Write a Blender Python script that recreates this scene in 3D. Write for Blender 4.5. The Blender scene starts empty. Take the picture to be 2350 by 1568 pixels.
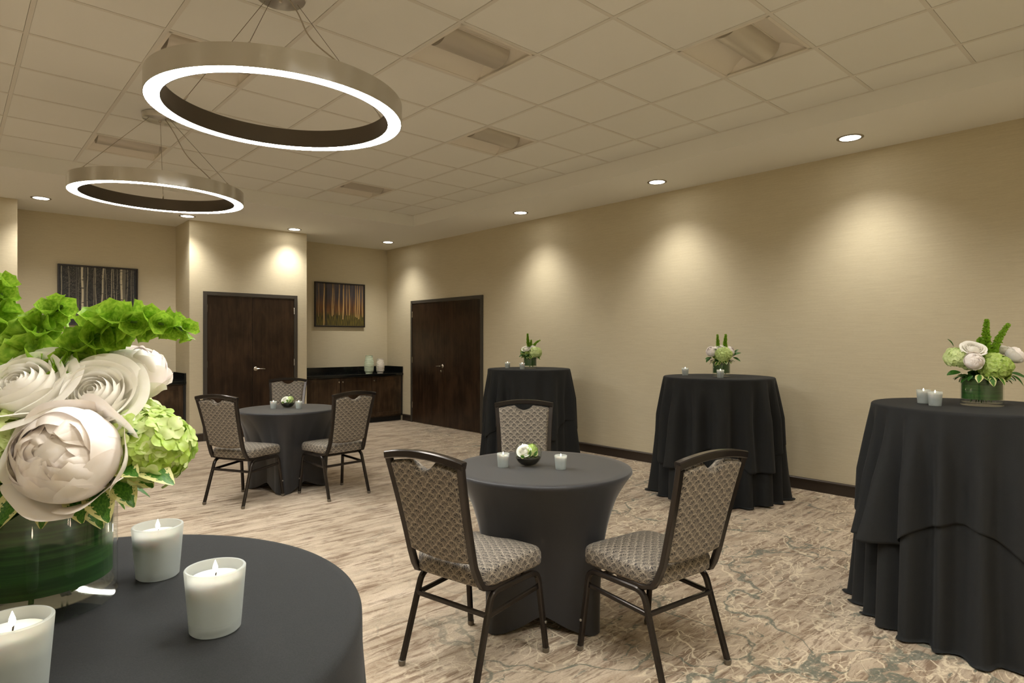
import bpy, bmesh, math, random
from mathutils import Vector, Matrix, Euler
from math import pi, sin, cos, radians as R_

random.seed(7)
sc = bpy.context.scene
COL = sc.collection

# ------------------------------------------------------------------ camera, world, exposure
H = 1.385
YAW = R_(42.07)
cam_data = bpy.data.cameras.new('camera')
cam_data.sensor_width = 36.0
cam_data.lens = 36.0 * 1433.0 / 2350.0
cam_data.clip_start = 0.02
cam = bpy.data.objects.new('camera', cam_data)
cam.location = (0, 0, H)
cam.rotation_euler = (pi / 2, 0, -YAW)
COL.objects.link(cam)
sc.camera = cam

sc.view_settings.view_transform = 'Standard'
sc.view_settings.look = 'None'
sc.view_settings.gamma = 1.0
sc.view_settings.use_curve_mapping = False
sc.view_settings.exposure = 0.44

world = bpy.data.worlds.new('world')
world.use_nodes = True
world.node_tree.nodes['Background'].inputs[0].default_value = (0.8, 0.85, 1.0, 1)
world.node_tree.nodes['Background'].inputs[1].default_value = 0.3
sc.world = world
cy = sc.cycles
cy.max_bounces = 12; cy.diffuse_bounces = 6; cy.glossy_bounces = 4; cy.transmission_bounces = 8; cy.transparent_max_bounces = 8
cy.caustics_reflective = False; cy.caustics_refractive = False
cy.use_adaptive_sampling = True; cy.adaptive_threshold = 0.06; cy.adaptive_min_samples = 20; cy.use_denoising = True; cy.sample_clamp_indirect = 6.0

SOF = 3.053          # soffit height
TIL = 3.207          # tile plane height
LAMP_W = 16.0        # each recessed downlight, wide beam
LAMP_N = 52.0        # each recessed downlight, core beam
RING_E = 62.0         # ring diffuser emission
WARM = (1.0, 0.94, 0.84)

# ------------------------------------------------------------------ helpers
def tag(o, label=None, cat=None, group=None, kind=None):
    if label: o['label'] = label
    if cat: o['category'] = cat
    if group: o['group'] = group
    if kind: o['kind'] = kind
    return o

def thing(name, label, cat, loc=(0, 0, 0), rz=0.0, group=None):
    o = bpy.data.objects.new(name, None)
    o.empty_display_size = 0.1
    COL.objects.link(o)
    o.location = loc
    o.rotation_euler = (0, 0, rz)
    return tag(o, label, cat, group)

class MB:
    def __init__(s):
        s.v = []; s.f = []; s.uv = None
    def add(s, vs, fs):
        n = len(s.v)
        s.v.extend([tuple(v) for v in vs])
        s.f.extend([tuple(i + n for i in f) for f in fs])
    def box(s, x0, x1, y0, y1, z0, z1, M=None):
        vs = [Vector(p) for p in ((x0,y0,z0),(x1,y0,z0),(x1,y1,z0),(x0,y1,z0),(x0,y0,z1),(x1,y0,z1),(x1,y1,z1),(x0,y1,z1))]
        if M is not None: vs = [M @ v for v in vs]
        s.add(vs, [(0,3,2,1),(4,5,6,7),(0,1,5,4),(1,2,6,5),(2,3,7,6),(3,0,4,7)])
        return s
    def sweep(s, path, sect, closed=False, up=(0, 0, 1), cap=True, scale=None):
        """sweep a 2D section along a path (section x = side, y = 'up' side)"""
        n = len(path); m = len(sect)
        P = [Vector(p) for p in path]
        rings = []
        prev = None
        for i in range(n):
            if closed: t = (P[(i + 1) % n] - P[i - 1]).normalized()
            elif i == 0: t = (P[1] - P[0]).normalized()
            elif i == n - 1: t = (P[-1] - P[-2]).normalized()
            else: t = ((P[i + 1] - P[i]).normalized() + (P[i] - P[i - 1]).normalized()).normalized()
            if prev is None:
                a = Vector(up)
                if abs(a.dot(t)) > 0.95: a = Vector((0, 1, 0)) if abs(t.y) < .9 else Vector((1, 0, 0))
                side = t.cross(a).normalized()
            else:
                side = (prev - t * prev.dot(t)).normalized()
            prev = side
            u2 = side.cross(t).normalized()
            k = 1.0
            if not closed and 0 < i < n - 1:
                c = (P[i + 1] - P[i]).normalized().dot(t)
                k = 1.0 / max(c, .6)
            sc_ = scale[i] if scale else 1.0
            rings.append([P[i] + side * a_ * sc_ * 1.0 + u2 * b_ * sc_ for a_, b_ in sect])
        vs = [v for r in rings for v in r]
        fs = []
        for i in range(n if closed else n - 1):
            j = (i + 1) % n
            for k in range(m):
                l = (k + 1) % m
                fs.append((i * m + k, i * m + l, j * m + l, j * m + k))
        if cap and not closed:
            fs.append(tuple(reversed(range(m))))
            fs.append(tuple((n - 1) * m + k for k in range(m)))
        s.add(vs, fs)
        return s
    def tube(s, path, r, seg=8, closed=False, scale=None):
        return s.sweep(path, [(r * cos(2 * pi * k / seg), r * sin(2 * pi * k / seg)) for k in range(seg)], closed, scale=scale)
    def rod(s, path, w, d, ch=0.2, closed=False, up=(0, 0, 1)):
        a, b, c = w / 2, d / 2, min(w, d) * ch
        sec = [(-a + c, -b), (a - c, -b), (a, -b + c), (a, b - c), (a - c, b), (-a + c, b), (-a, b - c), (-a, -b + c)]
        return s.sweep(path, sec, closed, up)
    def lathe(s, prof, seg=48, close=False, M=None, off=(0, 0, 0)):
        vs = []; fs = []
        m = len(prof)
        for k in range(seg):
            a = 2 * pi * k / seg
            for r, z in prof:
                v = Vector((r * cos(a) + off[0], r * sin(a) + off[1], z + off[2]))
                vs.append(M @ v if M is not None else v)
        for k in range(seg):
            l = (k + 1) % seg
            for i in range(m - 1 + (1 if close else 0)):
                j = (i + 1) % m
                fs.append((k * m + i, l * m + i, l * m + j, k * m + j))
        s.add(vs, fs)
        return s
    def grid(s, nu, nv, fn, wrap=False):
        vs = [fn(i / (nu if wrap else nu - 1), j / (nv - 1)) for j in range(nv) for i in range(nu)]
        fs = []
        for j in range(nv - 1):
            for i in range(nu if wrap else nu - 1):
                k = (i + 1) % nu
                fs.append((j * nu + i, j * nu + k, (j + 1) * nu + k, (j + 1) * nu + i))
        s.add(vs, fs)
        return s
    def mesh(s, name, mat=None, smooth=True, boxuv=False, merge=True, angle=40):
        me = bpy.data.meshes.new(name)
        me.from_pydata(s.v, [], s.f)
        bm = bmesh.new(); bm.from_mesh(me)
        if merge:
            bmesh.ops.remove_doubles(bm, verts=bm.verts, dist=1e-6)
        bmesh.ops.recalc_face_normals(bm, faces=bm.faces)
        if boxuv:
            L = bm.loops.layers.uv.new('UVMap')
            for f in bm.faces:
                n = f.normal
                a = max(range(3), key=lambda k: abs(n[k]))
                for lp in f.loops:
                    c = lp.vert.co
                    lp[L].uv = (c.y, c.z) if a == 0 else ((c.x, c.z) if a == 1 else (c.x, c.y))
        for f in bm.faces: f.smooth = smooth
        if smooth and angle:
            th = R_(angle)
            for e in bm.edges:
                if len(e.link_faces) == 2 and e.calc_face_angle(0) > th: e.smooth = False
        bm.to_mesh(me); bm.free()
        if mat: me.materials.append(mat)
        return me
    def build(s, name, mat=None, parent=None, smooth=True, boxuv=False, bevel=0, kind=None, merge=True, angle=40):
        return link(name, s.mesh(name, mat, smooth, boxuv, merge, angle), parent, bevel, kind)

def link(name, me, parent=None, bevel=0, kind=None, loc=None, rot=None, scale=None):
    o = bpy.data.objects.new(name, me)
    COL.objects.link(o)
    if parent: o.parent = parent
    if loc is not None: o.location = loc
    if rot is not None: o.rotation_euler = rot
    if scale is not None: o.scale = (scale,) * 3 if isinstance(scale, (int, float)) else scale
    if bevel:
        b = o.modifiers.new('bevel', 'BEVEL'); b.width = bevel; b.segments = 2; b.limit_method = 'ANGLE'
        b.angle_limit = R_(50)
    if kind: o['kind'] = kind
    return o

def dup(root, loc, rz, label=None, group=None, parent=None):
    r = root.copy(); COL.objects.link(r)
    if parent: r.parent = parent
    if loc is not None: r.location = loc
    if rz is not None: r.rotation_euler = (0, 0, rz)
    if label: r['label'] = label
    if group: r['group'] = group
    for ch in list(root.children): dup(ch, None, None, parent=r)
    return r

def rounded_path(pts, rad, n=5):
    out = [Vector(pts[0])]
    for i in range(1, len(pts) - 1):
        a, b, c = Vector(pts[i - 1]), Vector(pts[i]), Vector(pts[i + 1])
        r = rad[i] if isinstance(rad, (list, tuple)) else rad
        u = (a - b).normalized(); v = (c - b).normalized()
        p = b + u * r; q = b + v * r
        for k in range(n + 1):
            t = k / n
            out.append((1 - t) ** 2 * p + 2 * (1 - t) * t * b + t * t * q)
    out.append(Vector(pts[-1]))
    return out

# ------------------------------------------------------------------ materials
class NT:
    def __init__(s, name):
        s.m = bpy.data.materials.new(name); s.m.use_nodes = True
        s.t = s.m.node_tree; s.n = s.t.nodes; s.b = s.n['Principled BSDF']
    def node(s, ty, **kw):
        x = s.n.new(ty)
        for k, v in kw.items():
            setattr(x, k, v)
        return x
    def L(s, a, b): s.t.links.new(a, b)
    def set(s, **kw):
        for k, v in kw.items():
            k = k.replace('_', ' ')
            i = s.b.inputs[k]
            if hasattr(v, 'is_linked') or isinstance(v, bpy.types.NodeSocket): s.L(v, i)
            elif isinstance(v, tuple) and len(v) == 3: i.default_value = (*v, 1)
            else: i.default_value = v
        return s
    def math(s, op, a, b=None, c=None, clamp=False):
        x = s.node('ShaderNodeMath', operation=op); x.use_clamp = clamp
        for i, v in enumerate((a, b, c)):
            if v is None: continue
            if isinstance(v, bpy.types.NodeSocket): s.L(v, x.inputs[i])
            else: x.inputs[i].default_value = v
        return x.outputs[0]
    def co(s, kind='Object', scale=(1, 1, 1), rot=(0, 0, 0), loc=(0, 0, 0)):
        tc = s.node('ShaderNodeTexCoord'); mp = s.node('ShaderNodeMapping')
        mp.inputs['Scale'].default_value = scale; mp.inputs['Rotation'].default_value = rot; mp.inputs['Location'].default_value = loc
        s.L(tc.outputs[kind], mp.inputs[0]); return mp.outputs[0]
    def noise(s, vec, scale=5, detail=3, rough=.5, dist=0, out='Fac'):
        x = s.node('ShaderNodeTexNoise'); x.inputs['Scale'].default_value = scale; x.inputs['Detail'].default_value = detail
        x.inputs['Roughness'].default_value = rough; x.inputs['Distortion'].default_value = dist
        if vec is not None: s.L(vec, x.inputs['Vector'])
        return x.outputs[out]
    def voro(s, vec, scale=5, feature='F1', rnd=1.0, out='Distance'):
        x = s.node('ShaderNodeTexVoronoi', feature=feature); x.inputs['Scale'].default_value = scale
        x.inputs['Randomness'].default_value = rnd
        s.L(vec, x.inputs['Vector']); return x.outputs[out]
    def step(s, v, a, b):
        x = s.node('ShaderNodeMapRange'); x.interpolation_type = 'SMOOTHSTEP'
        s.L(v, x.inputs[0]); x.inputs[1].default_value = a; x.inputs[2].default_value = b
        return x.outputs[0]
    def mix(s, f, a, b, mode='MIX'):
        x = s.node('ShaderNodeMix', data_type='RGBA', blend_type=mode)
        for sock, v in ((x.inputs[0], f), (x.inputs[6], a), (x.inputs[7], b)):
            if isinstance(v, bpy.types.NodeSocket): s.L(v, sock)
            elif isinstance(v, tuple): sock.default_value = (*v, 1)
            else: sock.default_value = v
        return x.outputs[2]
    def vadd(s, a, b, k):
        """a + (b-.5)*k"""
        sub = s.node('ShaderNodeVectorMath', operation='SUBTRACT'); s.L(b, sub.inputs[0]); sub.inputs[1].default_value = (.5, .5, .5)
        mu = s.node('ShaderNodeVectorMath', operation='SCALE'); s.L(sub.outputs[0], mu.inputs[0]); mu.inputs['Scale'].default_value = k
        ad = s.node('ShaderNodeVectorMath', operation='ADD'); s.L(a, ad.inputs[0]); s.L(mu.outputs[0], ad.inputs[1])
        return ad.outputs[0]
    def bump(s, h, strength=.3, dist=.01):
        x = s.node('ShaderNodeBump'); x.inputs['Strength'].default_value = strength; x.inputs['Distance'].default_value = dist
        s.L(h, x.inputs['Height']); s.L(x.outputs[0], s.b.inputs['Normal'])

def thin(n, col, tr=.35):
    d = n.node('ShaderNodeBsdfTranslucent'); mx = n.node('ShaderNodeMixShader'); mx.inputs[0].default_value = tr
    n.L(col, d.inputs[0]); n.L(n.b.outputs[0], mx.inputs[1]); n.L(d.outputs[0], mx.inputs[2])
    n.L(mx.outputs[0], n.n['Material Output'].inputs[0])

def plain(name, col, rough=.5, metal=0.0, **kw):
    n = NT(name); n.set(Base_Color=col, Roughness=rough, Metallic=metal, **kw); return n.m

def emis(name, col, st):
    n = NT(name); n.set(Base_Color=(0, 0, 0), Emission_Color=col, Emission_Strength=st); return n.m

def m_wall():
    n = NT('grasscloth_wallpaper')
    v = n.co('Object', (6, 6, 170)); w = n.co('Object', (40, 40, 420))
    a = n.noise(v, 1.0, 4, .6); b = n.noise(w, 1.0, 2); big = n.noise(n.co('Object', (.6, .6, .8)), 1, 2)
    f = n.math('ADD', n.math('MULTIPLY', a, .6), n.math('MULTIPLY', b, .4))
    c = n.mix(n.step(f, .3, .7), (.585, .52, .37), (.665, .60, .44))
    c = n.mix(n.math('MULTIPLY', big, .15), c, (.58, .52, .36))
    n.set(Base_Color=c, Roughness=.8)
    n.bump(f, .25, .002); return n.m

def m_carpet():
    n = NT('woven_patterned_carpet')
    P = n.co('Object')
    d1 = n.noise(n.co('Object', (1.6, 1.6, 1)), 1, 3, .55, 0, 'Color')
    d2 = n.noise(n.co('Object', (7, 7, 1)), 1, 2, .5, 0, 'Color')
    PW = n.vadd(n.vadd(P, d1, .55), d2, .10)
    sep = n.node('ShaderNodeSeparateXYZ'); n.L(P, sep.inputs[0])
    X, Y = sep.outputs[0], sep.outputs[1]
    # base patches
    st1 = n.noise(n.co('Object', (1.3, 9, 1)), 1, 4, .6, .3)
    pat = n.noise(n.co('Object', (3.0, 6.5, 1), loc=(3, 1, 0)), 1, 3, .55, .6)
    pile = n.noise(n.co('Object', (130, 130, 1)), 1, 3, .7)
    c = n.mix(n.step(st1, .3, .7), (.44, .35, .25), (.63, .52, .395))
    c = n.mix(n.math('MULTIPLY', n.step(pat, .52, .66), .55), c, (.30, .215, .14))
    c = n.mix(n.math('MULTIPLY', n.step(pat, .42, .30), .6), c, (.60, .50, .37))
    # region of strong pattern: near right of the room
    reg = n.math('SUBTRACT', X, n.math('MULTIPLY', Y, .62))
    reg = n.math('ADD', reg, n.math('MULTIPLY', n.noise(n.co('Object', (.8, .8, 1), loc=(9, 0, 0)), 1, 2), 1.6))
    reg = n.step(reg, .5, 1.9)
    weak = n.math('ADD', n.math('MULTIPLY', reg, .85), .15)
    # brown dashes along X
    dash = n.noise(n.co('Object', (3.4, 26, 1), rot=(0, 0, .06)), 1, 5, .7, .5)
    dm = n.noise(n.co('Object', (3.0, 4.5, 1), loc=(5, 5, 0)), 1, 3, .6)
    dd = n.math('MULTIPLY', n.step(dash, .48, .62), n.step(dm, .38, .52))
    c = n.mix(n.math('MULTIPLY', reg, .22), c, (.29, .215, .145))
    c = n.mix(n.math('MULTIPLY', dd, .85), c, (.17, .105, .062))
    dash2 = n.noise(n.co('Object', (2.0, 60, 1), loc=(7, 3, 0)), 1, 4, .65, .3)
    c = n.mix(n.math('MULTIPLY', n.step(dash2, .54, .68), n.math('SUBTRACT', .75, n.math('MULTIPLY', reg, .4))), c, (.26, .20, .145))
    fd = n.noise(n.co('Object', (9, 48, 1), rot=(0, 0, .12), loc=(2, 6, 0)), 1, 3, .6, .6)
    c = n.mix(n.math('MULTIPLY', n.step(fd, .54, .64), n.math('MULTIPLY', reg, .6)), c, (.15, .10, .065))
    # cream veins: level lines of distorted noise, branching and uneven
    vm = n.noise(n.co('Object', (2.0, 2.0, 1), loc=(1, 8, 0)), 1, 2)
    def contour(scale, loc, level, width, det=2, dist=.9):
        f = n.noise(n.co('Object', scale, loc=loc), 1, det, .5, dist)
        return n.step(n.math('ABSOLUTE', n.math('SUBTRACT', f, level)), width, width * .25)
    ridge = n.math('MAXIMUM', n.math('MAXIMUM', contour((2.8, 7.5, 1), (0, 0, 0), .5, .013), contour((3.8, 6.0, 1), (8, 3, 1), .47, .011)), contour((1.4, 2.2, 1), (3, 9, 4), .53, .005, 3))
    ve = n.voro(PW, 3.1, 'DISTANCE_TO_EDGE')
    ridge = n.math('MAXIMUM', ridge, n.step(ve, .022, .006))
    ridge = n.math('MULTIPLY', ridge, n.step(n.noise(n.co('Object', (38, 38, 1), loc=(3, 3, 0)), 1, 2), .30, .52))
    cv = n.math('MULTIPLY', ridge, n.math('MULTIPLY', n.step(vm, .30, .48), weak))
    c = n.mix(n.math('MULTIPLY', cv, .85), c, (.74, .64, .47))
    # teal grey cracks running beside the veins
    tm = n.noise(n.co('Object', (3.0, 3.0, 1), loc=(4, 2, 3)), 1, 3, .6)
    PW3 = n.vadd(n.vadd(n.co('Object', (1, 1, 1), loc=(12, 4, 0)), d1, .8), d2, .12)
    ve3 = n.voro(PW3, .85, 'DISTANCE_TO_EDGE')
    wid = n.math('MULTIPLY', n.step(tm, .42, .70), .013)
    t3 = n.step(n.math('SUBTRACT', ve3, wid), .008, .0)
    t4 = n.math('MULTIPLY', contour((3.8, 6.0, 1), (8, 3, 1), .445, .010), n.step(tm, .50, .60))
    bl = n.math('MULTIPLY', n.step(n.noise(n.co('Object', (7, 12, 1), loc=(2, 2, 0)), 1, 3, .55, 1.2), .60, .66), n.step(tm, .44, .58))
    tt = n.math('MULTIPLY', n.math('MAXIMUM', n.math('MAXIMUM', t3, bl), t4), weak)
    tt = n.math('MULTIPLY', tt, n.step(n.noise(n.co('Object', (60, 60, 1)), 1, 2), .25, .5))
    c = n.mix(n.math('MULTIPLY', tt, .78), c, (.10, .125, .10))
    c = n.mix(n.math('MULTIPLY', n.step(pile, .3, .8), .28), c, (.12, .09, .06), 'MULTIPLY')
    n.set(Base_Color=c, Roughness=.95, Sheen_Weight=.15)
    n.b.inputs['Specular IOR Level'].default_value = .1
    n.bump(pile, .5, .006); return n.m

def m_wood(name, a, b, vert=True, rough=.35):
    n = NT(name)
    v = n.co('Object', (22, 22, 1.6)); g = n.noise(v, 1, 5, .6, .6)
    blot = n.noise(n.co('Object', (4, 4, 2.2)), 1, 4, .6, .5)
    fine = n.noise(n.co('Object', (170, 170, 6)), 1, 2)
    f = n.math('ADD', n.math('MULTIPLY', g, .4), n.math('MULTIPLY', blot, .6))
    c = n.mix(n.step(f, .36, .66), a, b)
    c = n.mix(n.math('MULTIPLY', n.step(fine, .45, .7), .35), c, tuple(x * .5 for x in a))
    n.set(Base_Color=c, Roughness=rough); n.b.inputs['Specular IOR Level'].default_value = .35
    n.bump(g, .08, .002); return n.m

def m_fabric():
    n = NT('fan_patterned_upholstery')
    uv = n.co('UV')
    dn = n.noise(uv, 26, 2, .5, 0, 'Color')
    uv0 = uv
    uv = n.vadd(uv, dn, .022)
    CW, CH = .050, .042
    sep = n.node('ShaderNodeSeparateXYZ'); n.L(uv, sep.inputs[0])
    U = n.math('DIVIDE', sep.outputs[0], CW); V = n.math('DIVIDE', sep.outputs[1], CH)
    def layer(offu, offv, lean):
        u = n.math('SUBTRACT', n.math('FRACT', n.math('ADD', U, offu)), .5)
        v = n.math('FRACT', n.math('ADD', V, offv))
        v = n.math('SUBTRACT', v, .12)
        r = n.math('SQRT', n.math('ADD', n.math('MULTIPLY', u, u), n.math('MULTIPLY', n.math('MULTIPLY', v, v), .62)))
        aa = n.math('ADD', n.math('ARCTAN2', v, u), n.math('MULTIPLY', r, lean))
        up = n.step(v, .02, .06)
        # five fingers: dark leaf shapes between thin curved light lines
        ph = n.math('MULTIPLY', aa, 5.0)
        s5 = n.math('ABSOLUTE', n.math('SINE', ph))
        lenr = n.math('SUBTRACT', .50, n.math('MULTIPLY', n.math('ABSOLUTE', u), .25))
        body = n.math('MULTIPLY', n.step(r, .13, .22), n.step(n.math('SUBTRACT', r, lenr), -.10, -.15))
        thick = n.math('ADD', .97, n.math('MULTIPLY', n.math('ABSOLUTE', n.math('SUBTRACT', r, .27)), -1.0))
        petal = n.math('MULTIPLY', n.math('MULTIPLY', n.step(n.math('SUBTRACT', s5, n.math('SUBTRACT', 1.50, thick)), .0, .10), body), up)
        ln = n.math('MULTIPLY', n.math('MULTIPLY', n.step(s5, .16, .02), n.step(r, .66, .58)), up)
        arc = n.math('MULTIPLY', n.step(n.math('ABSOLUTE', n.math('SUBTRACT', r, .46)), .030, .010), n.step(v, -.05, .05))
        return petal, n.math('MAXIMUM', ln, arc)
    p1, l1 = layer(0, 0, 1.8); p2, l2 = layer(.5, .5, -1.8)
    br = n.noise(uv0, 60, 2)
    pet = n.math('MULTIPLY', n.math('MAXIMUM', p1, p2), n.step(br, .32, .44))
    lin = n.math('MULTIPLY', n.math('MAXIMUM', l1, l2), n.step(n.noise(uv0, 120, 1), .25, .5))
    wv = n.noise(n.co('UV', (900, 900, 1)), 1, 1)
    c = n.mix(wv, (.115, .096, .074), (.165, .138, .107))
    c = n.mix(pet, c, (.012, .010, .009))
    c = n.mix(n.math('MULTIPLY', lin, .7), c, (.52, .45, .34))
    n.set(Base_Color=c, Roughness=.7, Sheen_Weight=.1)
    n.bump(n.math('SUBTRACT', lin, pet), .25, .002); return n.m

def m_cloth():
    n = NT('black_table_linen')
    w = n.noise(n.co('Object', (700, 700, 700)), 1, 2, .6); v = n.noise(n.co('Object', (40, 40, 40)), 1, 3)
    c = n.mix(w, (.010, .0108, .0112), (.029, .030, .030))
    c = n.mix(n.math('MULTIPLY', v, .25), c, (.030, .030, .030))
    n.set(Base_Color=c, Roughness=.85, Sheen_Weight=.03, Sheen_Roughness=.5)
    n.b.inputs['Specular IOR Level'].default_value = .12
    n.bump(w, .15, .0008); return n.m

def m_spandex():
    n = NT('black_stretch_fabric')
    w = n.noise(n.co('Object', (500, 500, 500)), 1, 2, .6)
    c = n.mix(w, (.013, .013, .015), (.026, .026, .028))
    n.set(Base_Color=c, Roughness=.55, Sheen_Weight=.25, Sheen_Roughness=.4)
    n.b.inputs['Specular IOR Level'].default_value = .5
    return n.m

def m_tile():
    n = NT('mineral_fibre_tile')
    a = n.noise(n.co('Object', (90, 90, 90)), 1, 3, .7)
    big = n.noise(n.co('Object', (2, 2, 2)), 1, 2)
    oi = n.node('ShaderNodeObjectInfo')
    k = n.math('ADD', n.math('MULTIPLY', big, .5), n.math('MULTIPLY', oi.outputs['Random'], .5))
    c = n.mix(k, (.82, .825, .78), (.86, .865, .82))
    n.set(Base_Color=c, Roughness=.9); n.bump(a, .2, .002); return n.m

def m_petal(name, inner, outer, sss=.15, rough=.5):
    n = NT(name)
    v = n.noise(n.co('Object', (60, 60, 60)), 1, 3)
    c = n.mix(n.step(v, .3, .7), inner, outer)
    n.set(Base_Color=c, Roughness=rough)
    n.b.inputs['Specular IOR Level'].default_value = .25
    thin(n, c, .22)
    return n.m

def m_floret():
    n = NT('hydrangea_floret_petals')
    oi = n.node('ShaderNodeObjectInfo')
    v = n.noise(n.co('Object', (120, 120, 120)), 1, 2)
    f = n.math('ADD', n.math('MULTIPLY', oi.outputs['Random'], .55), n.math('MULTIPLY', v, .5))
    c = n.mix(n.step(f, .2, .8), (.38, .56, .05), (.74, .84, .42))
    n.set(Base_Color=c, Roughness=.45); thin(n, c, .3)
    return n.m

def m_leaf(name, a, b, edge=None, esize=.55, tr=.15):
    n = NT(name)
    uv = n.co('UV'); sep = n.node('ShaderNodeSeparateXYZ'); n.L(uv, sep.inputs[0])
    ns = n.noise(n.co('UV', (4, 5, 1)), 1.5, 3)
    c = n.mix(n.step(ns, .35, .65), a, b)
    if edge:
        e = n.math('ADD', n.math('ABSOLUTE', sep.outputs[0]), n.math('MULTIPLY', n.math('SUBTRACT', ns, .5), 1.1))
        c = n.mix(n.step(e, esize, esize + .06), c, edge)
    n.set(Base_Color=c, Roughness=.4); n.b.inputs['Specular IOR Level'].default_value = .4
    if tr: thin(n, c, tr)
    return n.m

def m_wrap():
    n = NT('dark_leaf_wrap')
    v = n.noise(n.co('Object', (3, 3, 160)), 1, 4, .6, .2)
    b = n.noise(n.co('Object', (9, 9, 12)), 1, 2)
    c = n.mix(n.step(v, .35, .7), (.010, .050, .008), (.035, .12, .02))
    c = n.mix(n.math('MULTIPLY', n.step(b, .5, .75), .5), c, (.06, .055, .02))
    n.set(Base_Color=c, Roughness=.3); return n.m

def m_glass(name, tint=(.97, .985, .97)):
    n = NT(name); n.n.remove(n.b)
    tr = n.node('ShaderNodeBsdfTransparent'); tr.inputs[0].default_value = (*tint, 1)
    gl = n.node('ShaderNodeBsdfGlossy'); gl.inputs['Roughness'].default_value = .02
    lw = n.node('ShaderNodeLayerWeight'); lw.inputs[0].default_value = .5
    fr = n.math('ADD', .035, n.math('MULTIPLY', n.math('POWER', lw.outputs['Facing'], 4.0), .55))
    mx = n.node('ShaderNodeMixShader')
    n.L(fr, mx.inputs[0]); n.L(tr.outputs[0], mx.inputs[1]); n.L(gl.outputs[0], mx.inputs[2])
    n.L(mx.outputs[0], n.n['Material Output'].inputs[0]); return n.m

def m_frost():
    n = NT('frosted_votive_glass')
    n.set(Base_Color=(.60, .65, .64), Roughness=.35)
    tl = n.node('ShaderNodeBsdfTranslucent'); tl.inputs[0].default_value = (.78, .81, .80, 1)
    tr = n.node('ShaderNodeBsdfTransparent'); tr.inputs[0].default_value = (.95, .96, .95, 1)
    m1 = n.node('ShaderNodeMixShader'); m1.inputs[0].default_value = .5
    m2 = n.node('ShaderNodeMixShader'); m2.inputs[0].default_value = .42
    n.L(n.b.outputs[0], m1.inputs[1]); n.L(tl.outputs[0], m1.inputs[2])
    n.L(m1.outputs[0], m2.inputs[1]); n.L(tr.outputs[0], m2.inputs[2])
    n.L(m2.outputs[0], n.n['Material Output'].inputs[0]); return n.m

def m_brushed():
    n = NT('brushed_aluminium')
    v = n.noise(n.co('Object', (2, 2, 400)), 1, 2)
    n.set(Base_Color=(.66, .64, .60), Metallic=1.0, Roughness=.30, Anisotropic=.9, Anisotropic_Rotation=.25)
    tg = n.node('ShaderNodeTangent'); tg.direction_type = 'RADIAL'; tg.axis = 'Z'
    n.L(tg.outputs[0], n.b.inputs['Tangent'])
    n.bump(v, .05, .001); return n.m

def vcol_mat(name, rough=.5):
    n = NT(name); a = n.node('ShaderNodeVertexColor'); a.layer_name = 'Col'
    n.L(a.outputs[0], n.b.inputs['Base Color']); n.set(Roughness=rough); return n.m

M = dict(
    wall=m_wall(), carpet=m_carpet(), tile=m_tile(), fabric=m_fabric(), cloth=m_cloth(), spandex=m_spandex(),
    white=plain('ceiling_paint', (.86, .86, .82), .85),
    bar=plain('ceiling_grid_enamel', (.74, .72, .66), .5),
    gap=plain('shadow_gap', (.05, .045, .035), .9),
    door=m_wood('stained_door_veneer', (.016, .0085, .0045), (.055, .030, .016), rough=.33),
    cab=m_wood('stained_cabinet_wood', (.032, .019, .010), (.10, .062, .035), rough=.3),
    dframe=plain('painted_door_frame', (.060, .052, .042), .45),
    base=plain('dark_baseboard', (.035, .024, .017), .4),
    stone=plain('black_polished_stone', (.006, .007, .007), .12),
    kick=plain('black_toe_kick', (.01, .009, .008), .6),
    brushed=m_brushed(), inner=plain('dark_inner_band', (.14, .12, .10), .35, .9),
    diff=emis('lit_ring_diffuser', (1, .985, .94), RING_E),
    lens=emis('lit_downlight_lens', (1, .93, .80), 15.0),
    trim=plain('downlight_trim', (.26, .23, .18), .4, .3),
    nickel=plain('satin_nickel', (.62, .58, .52), .25, 1.0),
    steel=plain('steel_cable', (.25, .22, .18), .4, .8),
    cord=plain('clear_power_cord', (.45, .40, .33), .4),
    troffer=plain('troffer_enamel', (.78, .74, .66), .45),
    basket=plain('perforated_metal_basket', (.60, .56, .49), .35, .4),
    frame=plain('bronze_chair_frame', (.030, .024, .020), .2, .55),
    glide=plain('nylon_glide', (.16, .14, .11), .3, .3),
    screw=plain('bright_screw', (.6, .58, .52), .3, .9),
    glass=m_glass('clear_vase_glass'), frost=m_frost(),
    wax=plain('white_wax', (.82, .76, .68), .5, Subsurface_Weight=.3),
    wick=plain('burnt_wick', (.02, .015, .01), .9),
    flame=emis('candle_flame', (1.0, .80, .54), 22.0),
    rose=m_petal('white_rose_petal', (.95, .93, .86), (.98, .96, .92)),
    peony=m_petal('blush_peony_petal', (.96, .90, .85), (.98, .94, .92)),
    floret=m_floret(),
    bell=m_leaf('bell_flower_green', (.19, .38, .018), (.36, .56, .055), tr=.42),
    leaf=m_leaf('dark_green_leaf', (.018, .08, .010), (.05, .16, .02)),
    vleaf=m_leaf('variegated_leaf', (.03, .13, .012), (.09, .24, .025), (.66, .66, .30), .55),
    stem=plain('green_stem', (.10, .20, .03), .5), wrap=m_wrap(),
    soil=plain('dark_potting_moss', (.028, .022, .012), .95),
    moss=plain('moss', (.10, .13, .03), .9),
    greenvase=plain('celadon_glaze', (.68, .80, .62), .3), whitevase=plain('cream_glaze', (.92, .87, .78), .3),
    pframe=plain('picture_frame_wood', (.022, .016, .012), .4),
    print=vcol_mat('forest_print', .55),
)

# ------------------------------------------------------------------ room shell
XR, YB, YN = 5.95, 9.31, 10.0
XL, YF = -3.4, -.8

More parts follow.
